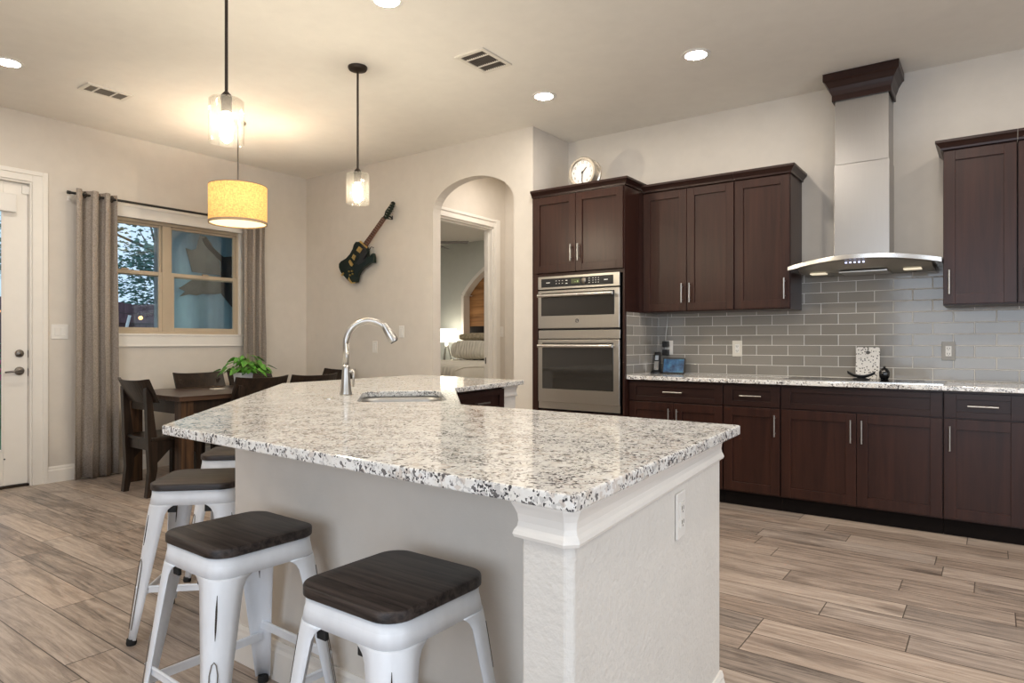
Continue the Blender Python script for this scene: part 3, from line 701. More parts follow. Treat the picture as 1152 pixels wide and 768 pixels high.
wall_cabinet('espresso wall cabinet at the photo edge, right end of the run', .117, .50, 1.408, 2.395, YU, 1, 'r', crown_path=[(.117, YU), (.50, YU), (.50, YK-.01)])

# tall oven tower
YT = 4.72
tw = thing('oven_cabinet', 'tall espresso cabinet tower around the double ovens', 'cabinet', (-3.222, YT, 0))
w = MB(); w.box(-3.222, -3.165, YT, YK-.002, 0, 2.42); w.box(-2.362, -2.345, YT, YK-.002, 0, 2.42); w.box(-3.165, -2.362, YT+.02, YK-.002, 1.75, 2.42)
w.box(-3.165, -2.362, YT, YT+.02, 1.728, 1.756); w.box(-3.165, -2.362, YT, YK-.01, 0.11, .60); w.box(-3.165, -2.362, YT+.55, YK-.01, .60, 1.75); w.box(-3.222, -2.345, YT+.06, YT+.4, 0, .11)
w.build('body', 'cab', tw, bevel=.001)
for a, b, hx in ((-3.196, -2.784, -2.815), (-2.780, -2.352, -2.747)):
    w = MB(); shaker(w, a, b, 1.762, 2.405, YT-.02, .060, .062); dd = w.build('door', 'cab', tw, bevel=.0015)
    w = MB(); w.tube([(hx, YT-.05, 1.845), (hx, YT-.05, 1.985)], .006, 10)
    for z in (1.87, 1.96): w.tube([(hx, YT-.02, z), (hx, YT-.05, z)], .0045, 8)
    w.build('handle', 'nickel', dd, smooth='auto')
w = MB(); crown(w, [(-3.222, YT), (-2.345, YT), (-2.345, YK-.01)], 2.415); w.build('crown_moulding', 'cab_h', tw)
w = MB(); w.box(-2.344, -2.306, YU+.01, YK-.004, 1.416, 2.395); w.build('filler', 'cab', tw)

ov = thing('double_wall_oven', 'stainless double wall oven with black glass doors', 'oven', (-2.76, YT, .615))
ox0, ox1 = -3.150, -2.378; yo = YT-.022
w = MB(); w.box(ox0+.01, ox1-.01, YT-.002, YT+.5, .61, 1.735); w.build('chassis', 'panel_black', ov)
w = MB(); w.box(ox0, ox1, YT-.012, YT-.002, .615, .672); w.build('bottom_trim', 'steel', ov)
w = MB(); w.box(ox0, ox1, yo, YT-.003, 1.622, 1.732); cp = w.build('control_panel', 'steel', ov, bevel=.003)
w = MB(); w.box(ox0+.035, ox1-.055, yo-.003, yo, 1.640, 1.712); cg = w.build('display_glass', 'panel_black', cp, bevel=.001)
cx = (ox0+ox1)/2
def symbol(x, z, a, b): MB().box(cx+x-a, cx+x+a, yo-.0045, yo-.003, z-b, z+b).build('printed_symbol', 'mark_white', cp)
for gx in (-.20, -.17, -.14):
    for gz in (1.668, 1.690): symbol(gx, gz, .005, .002)
for gz in (1.665, 1.690): symbol(-.10, gz, .009, .003)
for gx in (.115, .15, .175, .20):
    for gz in (1.66, 1.678, 1.696): symbol(gx, gz, .005, .0018)
symbol(-.282, 1.678, .018, .003); symbol(.267, 1.677, .017, .0035)
w = MB(); w.box(cx-.055, cx+.025, yo-.0045, yo-.003, 1.662, 1.700); w.build('clock_display', 'lcd', cp)
w = MB(); w.box(cx+.002, cx+.012, yo-.0055, yo-.0045, 1.670, 1.684); w.box(cx-.024, cx-.008, yo-.0055, yo-.0045, 1.672, 1.675); w.build('digits', 'lcd_lit', cp)
w = MB(); w.lathe([(.0, 0), (.024, 0), (.024, -.012), (.019, -.016), (0, -.016)], (cx+.068, yo-.003, 1.678), 24, 'y', False); w.build('knob', 'gunmetal', cp, smooth='auto')
def oven_door(z0, z1, gz0, gz1, hz, gl, logo=False):
    w = MB(); w.box(ox0, ox1, yo, YT-.003, z0, z1); dd = w.build('oven_door', 'steel', ov, bevel=.004)
    w = MB(); w.box(ox0+gl, ox1-gl-.01, yo-.003, yo, gz0, gz1); w.build('glass_window', 'oven_glass', dd, bevel=.001)
    w = MB(); w.tube([(ox0+.03, yo-.05, hz), (ox1-.04, yo-.05, hz)], .0145, 14)
    for x in (ox0+.05, ox1-.06): w.tube([(x, yo, hz), (x, yo-.05, hz)], .009, 8)
    w.build('handle', 'steel_light', dd, smooth='auto')
    if logo:
        w = MB(); w.lathe([(.0, 0), (.019, 0), (.019, -.003), (.0, -.003)], (cx, yo, z0+.062), 24, 'y', False); w.build('badge', 'steel_light', dd)
        w = MB(); c0 = (cx, yo-.004, z0+.062)
        w.tube([(c0[0]+.014*math.cos(a), c0[1], c0[2]+.014*math.sin(a)) for a in [k*2*pi/20 for k in range(21)]], .0016, 6)
        w.tube([(c0[0]+.003+.006*math.cos(a), c0[1], c0[2]+.006*math.sin(a)) for a in [-1+k*.5 for k in range(9)]], .0015, 6)
        w.tube([(c0[0]-.005, c0[1], c0[2]-.009), (c0[0]-.002, c0[1], c0[2]), (c0[0]-.004, c0[1], c0[2]+.009)], .0015, 6); w.build('monogram', 'panel_black', dd)
oven_door(1.292, 1.612, 1.398, 1.592, 1.567, .035, True)
w = MB(); w.box(ox0, ox1, YT-.014, YT-.002, 1.206, 1.276); w.build('divider_trim', 'steel', ov, bevel=.002)
w = MB(); w.box(ox0+.02, ox1-.02, YT-.006, YT-.002, 1.276, 1.292); w.build('vent_slot', 'panel_black', ov)
oven_door(.672, 1.198, .785, 1.172, 1.146, .045)

# backsplash
w = MB(); w.box(-2.345, .66, YK-.006, YK, .914, 1.75); struct(w.build('wall_backsplash', 'tile'), 'glossy grey subway tile backsplash')
w = MB(); w.box(-2.345, -2.338, YT+.03, YK-.006, .914, 1.416); struct(w.build('wall_backsplash_return', 'tile_side'), 'subway tile on the side of the oven tower')

# cooktop
ck = thing('cooktop', 'flat black glass electric cooktop in the granite worktop', 'cooktop', (-.72, 5.02, .914))
w = MB(); w.box(-1.185, -.255, 4.80, 5.235, .914, .920); w.build('glass_top', 'black_glass', ck, bevel=.002)
w = MB(); w.box(-1.19, -.25, 4.793, 4.800, .914, .9215); w.box(-1.192, -1.185, 4.80, 5.235, .914, .9215); w.box(-.255, -.248, 4.80, 5.235, .914, .9215); w.build('steel_edge', 'steel_light', ck)
w = MB()
for x, y, r_ in ((-1.0, 4.95, .085), (-1.0, 5.12, .07), (-.45, 4.95, .07), (-.45, 5.12, .085), (-.72, 5.03, .11)):
    w.tube([(x+r_*math.cos(k*pi/16), y+r_*math.sin(k*pi/16), .9203) for k in range(33)], .0012, 4)
w.build('burner_rings', plain('burner_ring', (.12, .12, .12), .4), ck)

# hood
hd = thing('range_hood', 'stainless chimney range hood with arched canopy', 'range hood', (-.72, 5.1, 1.65))
w = MB(); w.box(-.905, -.565, 5.075, YK-.004, 1.74, 2.415); w.build('lower_chimney', 'hood_steel', hd, bevel=.003)
w = MB(); w.box(-.900, -.570, 5.081, YK-.004, 2.415, 2.97); w.build('upper_chimney', 'hood_steel', hd, bevel=.003)
top, bot = [], []
nn = 24; loops = []
for i in range(nn+1):
    s = -1+2*i/nn; x = -.716+.456*s; yf = 4.795+.10*s*s; zt = 1.752-.045*s*s
    loops.append([(x, yf, zt), (x, YK-.004, zt), (x, YK-.004, zt-.03), (x, yf, zt-.03)])
w = MB(); w.loft(loops); w.build('canopy', 'steel_light', hd, smooth='auto', bevel=.002)
w = MB(); loops = []
for i in range(nn+1):
    s = -1+2*i/nn; x = -.716+.40*s; yf = 4.86+.10*s*s; zt = 1.722-.0*s*s-.036*s*s
    loops.append([(x, yf, zt), (x, YK-.01, zt), (x, YK-.01, 1.660), (x, yf+.05, 1.672-.004*s*s)])
w.loft(loops); w.build('housing', 'hood_under', hd, smooth='auto')
w = MB()
for k in range(5): w.box(-.80+k*.026, -.788+k*.026, 4.8585, 4.864, 1.700, 1.709)
w.build('control_buttons', 'led_blue', hd)
for x in (-1.0, -.43): w = MB(); w.box(x-.05, x+.05, 5.02, 5.10, 1.654, 1.662); w.build('hood_lamp', 'hood_lamp', hd)
w = MB(); w.box(-.86, -.57, 5.0, 5.25, 1.653, 1.661); w.build('grease_filter', 'steel', hd)
w = MB(); w.sweep([(-.905-.0, YK-.004), (-.905, 5.075), (-.565, 5.075), (-.565, YK-.004)], [(0, 2.86), (.012, 2.86), (.012, 2.90), (.022, 2.925), (.030, 2.95), (.050, 2.985), (.062, 2.995), (.062, 3.045), (0, 3.045)])
w.build('crown_box', 'cab_h', hd)

# ---------------------------------------------------------------- plates
def plate(name, label, cat, c, u, w_, h_, mat, kind, face):
    """c centre on wall, face = outward normal axis"""
    rz = {'-y': 0, '+x': pi/2, '+xr': pi/2}[face] if isinstance(face, str) else face
    t = thing(name, label, cat, c, rz)
    w = MB(); w.box(-w_/2, w_/2, -.006, 0, -h_/2, h_/2); w.build('cover_plate', mat, t, world=False, bevel=.003)
    if kind == 'outlet':
        w = MB(); w.box(-.017, .017, -.009, -.006, -.034, .034); ins = w.build('receptacle', 'white_plastic', t, world=False, bevel=.001)
        w = MB()
        for z in (.018, -.018):
            w.box(-.008, -.005, -.0096, -.009, z-.004, z+.006); w.box(.005, .008, -.0096, -.009, z-.004, z+.006); w.box(-.002, .002, -.0096, -.009, z-.011, z-.007)
        w.build('slots', 'black', ins, world=False)
    else:
        n = kind
        for i in range(n):
            x = (i-(n-1)/2)*.046
            w = MB(); w.box(x-.0165, x+.0165, -.010, -.006, -.034, .034); w.build('rocker', 'white_plastic', t, world=False, bevel=.002)
    return t
plate('wall_outlet', 'outlet on backsplash between the tablet and the cooktop', 'outlet', (-1.654, YK-.006, 1.126), 0, .078, .125, 'cream_plate', 'outlet', '-y')
plate('wall_outlet', 'grey plated outlet on backsplash right of the cutting board', 'outlet', (-.245, YK-.006, 1.116), 0, .078, .125, 'grey_plate', 'outlet', '-y')
plate('wall_outlet', 'white outlet on the end wall of the island', 'outlet', (-.6645, 1.655, .725), 0, .075, .12, 'white_plastic', 'outlet', pi/2+math.radians(5.0))
plate('light_switch', 'double light switch on the wall between door and curtain', 'switch', (XW, 2.258, 1.265), 0, .125, .125, 'white_plastic', 2, '+x')
plate('light_switch', 'lower wall plate behind the faucet neck', 'switch', (-5.225, YG, 1.128), 0, .072, .12, 'white_plastic', 1, '-y')
plate('light_switch', 'upper wall plate left of the arch, near the faucet spout', 'switch', (-4.832, YG, 1.283), 0, .072, .12, 'white_plastic', 1, '-y')
plate('light_switch', 'light switch beside the bedroom doorway inside the arch', 'switch', (VX, 6.125, 1.30), 0, .072, .12, 'white_plastic', 1, '+x')
pw = plate('wall_outlet', 'outlet holding black charger plugs in backsplash corner', 'outlet', (-2.23, YK-.006, 1.13), 0, .075, .12, 'white_plastic', 'outlet', '-y')
pl = thing('power_adapter', 'upper black plug in the corner outlet, above the phone', 'charger', (-2.245, YK-.016, 1.150))
w = MB(); w.box(-2.272, -2.222, YK-.055, YK-.0155, 1.135, 1.185); w.build('plug_body', 'black', pl, bevel=.004)
w = MB(); w.tube([(-2.247, YK-.04, 1.183), (-2.245, YK-.035, 1.25), (-2.24, YK-.02, 1.33), (-2.24, YK-.012, 1.416)], .003, 8); w.build('cord', 'white_plastic', pl, smooth=True)
o = MB().box(-2.272, -2.222, YK-.055, YK-.0155, 1.065, 1.115).build('power_adapter', 'black', bevel=.004); tag(o, 'lower black plug in the corner outlet, above the tablet', 'charger')

# phone, tablet
ph = thing('cordless_phone', 'silver and black cordless phone standing in its cradle', 'phone', (-2.288, 5.20, .914))
w = MB(); w.lathe([(0, 0), (.048, 0), (.048, .012), (.03, .028), (0, .028)], (-2.288, 5.20, .9141), 20, 'z', False); w.build('cradle', 'black', ph, smooth='auto')
w = MB(); mt = Matrix.Translation((-2.288, 5.20, .93)) @ Matrix.Rotation(math.radians(-10), 4, 'X')
w.box(-.024, .024, -.014, .014, 0, .165, mt); hs = w.build('handset', 'black', ph, bevel=.006)
w = MB(); w.box(-.020, .020, -.0165, -.014, .012, .085, mt); w.build('keypad', 'steel_light', hs)
w = MB(); w.box(-.015, .015, -.0165, -.014, .095, .135, mt); w.build('phone_screen', plain('phone_screen', (.5, .55, .6), .2), hs)
tb = thing('tablet', 'blue screened tablet display leaning in the corner', 'tablet', (-2.15, 5.24, .914))
mt = Matrix.Translation((-2.15, 5.215, .9148)) @ Matrix.Rotation(math.radians(4), 4, 'Z') @ Matrix.Rotation(math.radians(-14), 4, 'X')
w = MB(); w.box(-.095, .095, 0, .012, 0, .135, mt); w.build('case', 'black', tb, bevel=.004)
w = MB(); w.box(-.085, .085, -.0015, 0, .012, .124, mt); w.build('screen', 'screen', tb)
w = MB(); w.box(-.03, .03, .012, .06, .020, .028, mt); w.build('stand', 'black', tb)

# cutting board, spoon rest
cb = thing('cutting_board', 'speckled terrazzo board leaning on backsplash above cooktop', 'cutting board', (-.72, 5.27, .914))
pts = rrect(.150, .228, .014, 5, 0, .114)
bm_ = MB(); mt = Matrix.Translation((-.724, 5.268, .915)) @ Matrix.Rotation(math.radians(-9), 4, 'X')
bmx = bm_.bm
def ring2(pts, y): 
    vs = [bmx.verts.new((x, y, z)) for x, z in pts]; return [bmx.edges.new((vs[i], vs[(i+1) % len(vs)])) for i in range(len(vs))]
hole = [(.015*math.cos(k*pi/8), .190+.012*math.sin(k*pi/8)) for k in range(16)]
bmesh.ops.triangle_fill(bmx, edges=ring2(pts, 0)+ring2(hole, 0), use_beauty=True)
ex = bmesh.ops.extrude_face_region(bmx, geom=list(bmx.faces)); bmesh.ops.translate(bmx, vec=(0, .012, 0), verts=[g for g in ex['geom'] if isinstance(g, bmesh.types.BMVert)])
bm_.xf(mt); bm_.build('board', 'terrazzo', cb)
w = MB(); w.tube([tuple(mt @ Vector(p)) for p in [(0, -.002, .205), (.002, -.003, .228), (0, .006, .231)]], .0025, 8); w.build('hanging_loop', 'black', cb)
sr = thing('spoon_rest', 'black curved spoon rest on the cooktop before the board', 'spoon rest', (-.72, 5.08, .92))
w = MB(); w.lathe([(0, 0), (.055, 0), (.050, .006), (.015, .014), (.012, .022), (0, .022)], (-.735, 5.08, .9205), 20, 'z', False); w.build('foot', 'black', sr, smooth='auto')
loops = []
for i in range(13):
    s = -1+i/6; x = -.735+.085*s; z = .940+.030*s*s; hw = .008+.034*(1-s*s)
    loops.append([(x, 5.08-hw, z+.010), (x, 5.08, z-.010), (x, 5.08+hw, z+.010), (x, 5.08, z+.004)])
w = MB(); w.loft(loops); w.build('curved_tray', 'black', sr, smooth=True)
kn = thing('round_jar', 'small black round jar right of the cutting board', 'jar', (-.625, 5.20, .92))
w = MB(); w.lathe([(0, 0), (.022, 0), (.033, .02), (.034, .05), (.02, .075), (0, .08)], (-.610, 5.205, .9205), 20, 'z', False); w.build('jar_body', 'black_glass', kn, smooth=True)
w = MB(); w.lathe([(0, .078), (.008, .078), (.009, .088), (0, .092)], (-.610, 5.205, .9205), 12, 'z', False); w.build('lid_knob', 'black', kn, smooth=True)

# clock on the oven tower
ckx, cky, ckz, cr = -2.80, 4.855, 2.607, .132
cl = thing('mantel_clock', 'round cream faced clock standing on the oven tower', 'clock', (ckx, cky, 2.474))
w = MB(); w.lathe([(cr-.03, -.010), (cr-.022, -.022), (cr-.008, -.022), (cr, -.010), (cr, .012), (cr-.012, .018), (cr-.016, .07), (cr-.004, .076), (cr-.002, .09), (cr-.02, .095), (.0, .095)], (ckx, cky, ckz), 48, 'y', False); w.build('rim', 'clock_rim', cl, smooth='auto')
w = MB(); w.lathe([(0, -.006), (cr-.027, -.006)], (ckx, cky, ckz), 40, 'y', False); w.bm.verts.ensure_lookup_table(); w.build('dial', 'clock_face', cl)
allt = bmesh.new()
for h_ in range(1, 13):
    a = pi/2-h_*pi/6; rr_ = cr-.047
    bmm = text_mesh(str(h_), .028, None, '', None, Matrix.Translation((ckx+rr_*math.cos(a), cky-.0075, ckz+rr_*math.sin(a))) @ Matrix.Rotation(pi/2, 4, 'X'))
    tmp = bpy.data.meshes.new('t'); bmm.to_mesh(tmp); bmm.free(); allt.from_mesh(tmp); bpy.data.meshes.remove(tmp)
mbn = MB(); mbn.bm.free(); mbn.bm = allt; mbn.build('numerals', 'black', cl)
for nm, ang, L, wd_ in (('hour_hand', math.radians(90-46), .055, .007), ('minute_hand', math.radians(-92), .078, .005)):
    w = MB(); w.bar((ckx-.012*math.cos(ang), cky-.011, ckz-.012*math.sin(ang)), (ckx+L*math.cos(ang), cky-.011, ckz+L*math.sin(ang)), wd_, wd_*.5)
    w.build(nm, 'black', cl)
w = MB(); w.lathe([(0, -.008), (.008, -.008), (.008, -.014), (0, -.014)], (ckx, cky, ckz), 12, 'y', False); w.build('center_pin', 'black', cl)
w = MB(); w.box(ckx-.06, ckx-.03, cky, cky+.08, 2.4725, 2.492); w.box(ckx+.03, ckx+.06, cky, cky+.08, 2.4725, 2.492); w.build('feet', 'clock_rim', cl)

# ---------------------------------------------------------------- ceiling fittings
def can_light(label, x, y, z=H):
    t = thing('recessed_light', label, 'ceiling light', (x, y, z), 0, 'recessed ceiling lights')
    w = MB(); w.lathe([(.068, -.001), (.068, -.006), (.092, -.005), (.094, 0), (.068, 0)], (0, 0, 0), 32, 'z', False); w.build('trim_ring', 'white_plastic', t, world=False, smooth='auto')
    w = MB(); w.lathe([(0, -.004), (.068, -.004)], (0, 0, 0), 32, 'z', False); w.build('lens', 'can_light', t, world=False)
    return t
can_light('recessed light in the ceiling in front of the hood', -1.568, 4.186)
can_light('recessed light in the ceiling in front of the oven tower', -2.766, 4.207)
can_light('recessed light cut by the left edge of the photo', -5.333, 1.585)
can_light('recessed light cut by the top edge between the glass pendants', -2.687, 2.519)
for x, y in ((-.30, 3.90), (.83, 4.0), (-1.4, 2.45), (-.2, 2.45), (1.2, 2.45), (-5.33, -.6), (-3.2, -.6), (-.8, -.4), (1.4, -.4), (-3.2, 1.0-1.9+.2)):
    if (x, y) == (-3.2, -.7): continue
    can_light('recessed light in the ceiling outside the photo', x, y)
can_light('recessed light hidden above the arch', -4.0, 5.5)
for x, y in ((-7.6, 7.6), (-5.8, 8.3), (-5.6, 6.2)): can_light('added recessed light brightening the bedroom, hidden from view', x, y)  # unseen lamps, added to brighten the bedroom

def vent(label, x0, x1, y0, y1, along):
    t = thing('ceiling_vent', label, 'vent', ((x0+x1)/2, (y0+y1)/2, H))
    a, b = (x1-x0)/2, (y1-y0)/2
    w = MB(); f = .028
    w.box(-a, a, -b, -b+f, -.010, 0); w.box(-a, a, b-f, b, -.010, 0); w.box(-a, -a+f, -b+f, b-f, -.010, 0); w.box(a-f, a, -b+f, b-f, -.010, 0)
    L = (b-f) if along == 'y' else (a-f)
    for s in (-.52, .42):
        if along == 'y': w.box(-a+f, a-f, s*L-.007, s*L+.007, -.009, 0)
        else: w.box(s*L-.007, s*L+.007, -b+f, b-f, -.009, 0)
    w.build('frame', 'vent_white', t, world=False, bevel=.002)
    w = MB(); w.box(-a+f, a-f, -b+f, b-f, -.0015, -.0005); w.build('duct_opening', 'vent_dark', t, world=False)
    w = MB(); n = 11
    for i in range(n):
        q = -1+(2*i+1)/n
        if along == 'y': w.bar(((a-f)*q, -b+f, -.005), ((a-f)*q, b-f, -.005), .003, .006)
        else: w.bar((-a+f, (b-f)*q, -.005), (a-f, (b-f)*q, -.005), .003, .006)
    w.build('louvres', 'louvre', t, world=False)
vent('square ceiling vent near the recessed kitchen lights', -2.86, -2.62, 3.28, 3.595, 'y')
vent('narrow ceiling vent above the glazed door', -5.46, -5.275, 2.045, 2.36, 'y')

def glass_pendant(label, x, y):
    t = thing('pendant_light', label, 'pendant light', (x, y, H), 0, 'seeded glass pendants')
    w = MB(); w.lathe([(0, 0), (.065, 0), (.065, -.010), (.058, -.022), (.012, -.034), (0, -.034)], (0, 0, 0), 28, 'z', False); w.build('ceiling_canopy', 'bronze', t, world=False, smooth='auto')
    w = MB(); w.tube([(0, 0, -.03), (0, 0, -.70)], .0075, 12); w.build('rod', 'bronze', t, world=False, smooth='auto')
    w = MB(); w.lathe([(.008, -.69), (.022, -.705), (.028, -.725), (.024, -.735), (.024, -.79), (0, -.79)], (0, 0, 0), 20, 'z', False); w.build('socket', 'bronze', t, world=False, smooth='auto')
    z1, z0, R_ = -.728, -.932, .078
    w = MB(); w.lathe([(.024, z1), (R_-.006, z1), (R_, z1-.006), (R_, z0), (R_-.004, z0), (R_-.004, z1-.008), (R_-.008, z1-.004), (.024, z1-.004)], (0, 0, 0), 40, 'z', False); w.build('glass_shade', 'seeded', t, world=False, smooth='auto')
    w = MB(); w.ico((0, 0, -.845), .030, 3, (1, 1, 1.5)); w.build('bulb', 'bulb', t, world=False, smooth=True)
    return t
glass_pendant('seeded glass pendant nearest the viewer, rod running off the top edge', -2.93, 1.727)
glass_pendant('seeded glass pendant beside the wall guitar', -3.50, 3.016)
dp = thing('drum_pendant', 'yellow drum shade pendant hanging over the dining table', 'pendant light', (-5.20, 3.17, H))
w = MB(); w.lathe([(0, 0), (.065, 0), (.065, -.016), (.05, -.022), (0, -.022)], (0, 0, 0), 28, 'z', False); w.build('ceiling_canopy', 'nickel', dp, world=False, smooth='auto')
w = MB(); w.tube([(0, 0, -.02), (0, 0, -.60)], .006, 10); w.build('rod', 'gunmetal', dp, world=False)
R_ = .232
w = MB(); w.lathe([(R_, -.55), (R_, -.862)], (0, 0, 0), 56, 'z', False); sh = w.build('drum_shade', 'drum', dp, world=False, smooth=True, solid=.003)
w = MB(); w.lathe([(R_+.002, -.848), (R_+.002, -.870), (R_-.004, -.870), (R_-.004, -.848)], (0, 0, 0), 56, 'z', False); w.build('bottom_trim', 'drum_trim', sh, world=False)
w = MB(); w.lathe([(R_+.002, -.545), (R_+.002, -.553), (R_-.004, -.553), (R_-.004, -.545)], (0, 0, 0), 56, 'z', False); w.build('top_trim', 'drum_trim', sh, world=False)
w = MB(); w.lathe([(0, -.858), (R_-.005, -.858)], (0, 0, 0), 40, 'z', False); w.build('diffuser', 'drum_diffuser', dp, world=False)
w = MB()
for k in range(3): w.bar((0, 0, -.58), (R_*math.cos(k*2*pi/3), R_*math.sin(k*2*pi/3), -.58), .006, .003)
w.build('spider_frame', 'nickel', dp, world=False)
w = MB(); w.ico((0, 0, -.66), .03, 2); w.build('bulb', 'bulb', dp, world=False, smooth=True)

# ---------------------------------------------------------------- curtains
def curtain(label, y0, y1, ztop, folds, seed):
    t = thing('curtain', label, 'curtain', (XW+.09, y0, 0))
    rnd = random.Random(seed); w = MB(); n = 110; zs = [0.012, .25, .7, 1.2, 1.7, 2.1, 2.33, ztop]
    ph_ = rnd.random()
    def pt(i, z):
        s = i/n; k = (z/ztop); amp = .052*(.75+.35*k); sp = 1.0+.10*(1-k)
        yc = (y0+y1)/2+(s-.5)*(y1-y0)*sp
        ph2 = 2*pi*folds*s+.5*math.sin(2*pi*s*1.3+ph_*6)+.25*math.sin(3*z+5*s)
        return (XW+.095+amp*math.sin(ph2)+.012*math.sin(2*ph2+z), yc+.012*math.cos(ph2*2), z)
    w.loft([[pt(i, z) for i in range(n+1)] for z in zs], closed=False)
    w.build('curtain_panel', 'linen_taupe', t, smooth=True, solid=.004)
    w = MB()
    for i in range(folds*2):
        y = y0+(y1-y0)*(i+.5)/(folds*2); w.tube([(XW+.095+.026*math.cos(k*pi/8), y, 2.437+.026*math.sin(k*pi/8)) for k in range(17)], .004, 6)
    w.build('grommets', 'bronze', t)
    return t
curtain('taupe linen curtain between the glazed door and window', 2.335, 2.655, 2.475, 3, 1)
curtain('taupe linen curtain on the far side of the window, behind the drum pendant', 3.88, 4.13, 2.468, 3, 4)
rd = thing('curtain_rod', 'thin black curtain rod across the window top', 'curtain rod', (XW+.095, 3.2, 2.437))
w = MB(); w.tube([(XW+.095, 2.30, 2.437), (XW+.095, 4.15, 2.437)], .011, 14); w.build('rod', 'black', rd, smooth='auto')
w = MB()
for y in (2.292, 4.152): w.tube([(XW+.095, y-.012, 2.437), (XW+.095, y+.012, 2.437)], .015, 12)
w.build('end_caps', 'black', rd)
w = MB()
for y in (2.325, 4.135): w.tube([(XW+.001, y, 2.40), (XW+.05, y, 2.41), (XW+.095, y, 2.425)], .007, 8); w.box(XW, XW+.006, y-.012, y+.012, 2.385, 2.425)
w.build('brackets', 'trim', rd)

# ---------------------------------------------------------------- guitar
FP, TH_ = 743.0, math.radians(36.1)
def wallpt(cx_, cy_, Y):
    x, y = 370+cx_/7.31, 220+cy_/7.31; u = (x-576)/FP; v = (385-y)/FP
    dx, dy = u*math.cos(TH_)-math.sin(TH_), math.cos(TH_)+u*math.sin(TH_); t = Y/dy
    return (dx*t, 1.175+v*t)
YQ = YG-.075
def gp(pts): return [wallpt(a, b, YQ) for a, b in pts]
gt = thing('electric_guitar', 'dark green electric guitar hanging on the beige wall', 'guitar', (-5.4, YG, 2.0))
body = gp([(285, 392), (262, 380), (230, 381), (214, 405), (205, 440), (182, 482), (150, 517), (110, 540), (93, 560), (92, 590), (106, 628), (130, 658), (165, 697), (190, 717), (215, 720), (236, 712), (243, 690), (247, 660), (262, 628), (285, 600), (315, 578), (345, 556), (378, 552), (380, 512), (372, 472), (358, 482), (345, 502), (330, 505), (324, 480), (326, 445), (312, 415)])
w = MB(); w.loft([[(x, YQ-.02, z) for x, z in body], [(x, YQ+.02, z) for x, z in body]]); w.build('body', 'green_lacquer', gt, bevel=.005, seg=3)
pg = gp([(285, 400), (320, 428), (322, 480), (326, 512), (300, 545), (255, 570), (235, 560), (262, 520), (270, 470), (262, 430)])
w = MB(); w.loft([[(x, YQ-.0225, z) for x, z in pg], [(x, YQ-.0195, z) for x, z in pg]]); w.build('pickguard', 'black', gt)
nk = gp([(288, 408), (452, 178), (474, 196), (316, 428)])
w = MB(); w.loft([[(x, YQ-.026, z) for x, z in nk], [(x, YQ-.005, z) for x, z in nk]]); ne = w.build('neck', 'fingerboard', gt, bevel=.002)
w = MB()
for k in range(14):
    f = (k+.5)/14; a = (288+(452-288)*f, 408+(178-408)*f); b_ = (316+(474-316)*f, 428+(196-428)*f)
    (x0, z0), (x1, z1) = gp([a, b_]); w.bar((x0, YQ-.0265, z0), (x1, YQ-.0265, z1), .002, .002)
w.build('frets', 'nickel', ne)
hdp = gp([(452, 178), (466, 160), (474, 128), (492, 104), (512, 76), (520, 55), (536, 48), (548, 58), (546, 86), (530, 120), (508, 160), (492, 188), (474, 196)])
w = MB(); w.loft([[(x, YQ-.018, z) for x, z in hdp], [(x, YQ-.003, z) for x, z in hdp]]); hs = w.build('headstock', 'green_lacquer', gt, bevel=.002)
w = MB()
for k in range(6):
    f = k/5; (x, z), (x2, z2) = gp([(500+44*f, 182-100*f), (514+40*f, 190-100*f)]); w.tube([(x, YQ-.01, z), (x2, YQ-.01, z2)], .006, 8)
    (x, z), = gp([(482+46*f, 172-100*f)]); w.lathe([(0, 0), (.005, 0), (.005, -.014), (0, -.014)], (x, YQ-.018, z), 8, 'y', False)
w.build('tuning_pegs', 'nickel', hs)
def quad(pts, name, mat, d0=-.027, d1=-.02, parent=gt):
    q = gp(pts); w = MB(); w.loft([[(x, YQ+d0, z) for x, z in q], [(x, YQ+d1, z) for x, z in q]]); return w.build(name, mat, parent, bevel=.0015)
quad([(240, 452), (262, 418), (292, 440), (268, 475)], 'pickup', 'gold'); quad([(202, 512), (216, 482), (238, 498), (222, 535)], 'pickup', 'gold')
quad([(176, 545), (188, 528), (216, 565), (204, 585), (190, 575)], 'bridge', 'gold')
quad([(262, 380), (275, 372), (332, 424), (326, 436)], 'neck_plate_edge', 'gold')
quad([(112, 655), (132, 632), (140, 640), (124, 664)], 'body_binding', 'gold'); quad([(172, 690), (180, 668), (188, 690), (205, 714), (232, 712), (228, 722), (195, 724)], 'body_binding', 'gold')
for q in ((182, 625), (206, 622), (212, 645), (190, 655)):
    (x, z), = gp([q]); w = MB(); w.lathe([(0, -.02), (.010, -.02), (.009, -.034), (0, -.034)], (x, YQ, z), 12, 'y', False); w.build('control_knob', 'gold', gt, smooth='auto')
a, b_, c_ = gp([(300, 525), (375, 425), (395, 432)]); w = MB(); w.tube([(a[0], YQ-.025, a[1]), (b_[0], YQ-.045, b_[1]), (c_[0], YQ-.045, c_[1])], [.004, .004, .005], 8); w.build('tremolo_arm', 'black', gt, smooth=True)
w = MB()
for k in range(6):
    f = k/5; (x0, z0), (x1, z1) = gp([(186+22*f, 545+26*f), (458+14*f, 182+12*f)]); w.tube([(x0, YQ-.029, z0), (x1, YQ-.028, z1)], .0006, 4)
w.build('strings', 'steel_light', gt)
(x, z), = gp([(474, 165)]); w = MB(); w.box(x-.012, x+.012, YQ+.001, YG, z-.03, z+.01)
w.build('wall_hanger', 'black', gt)

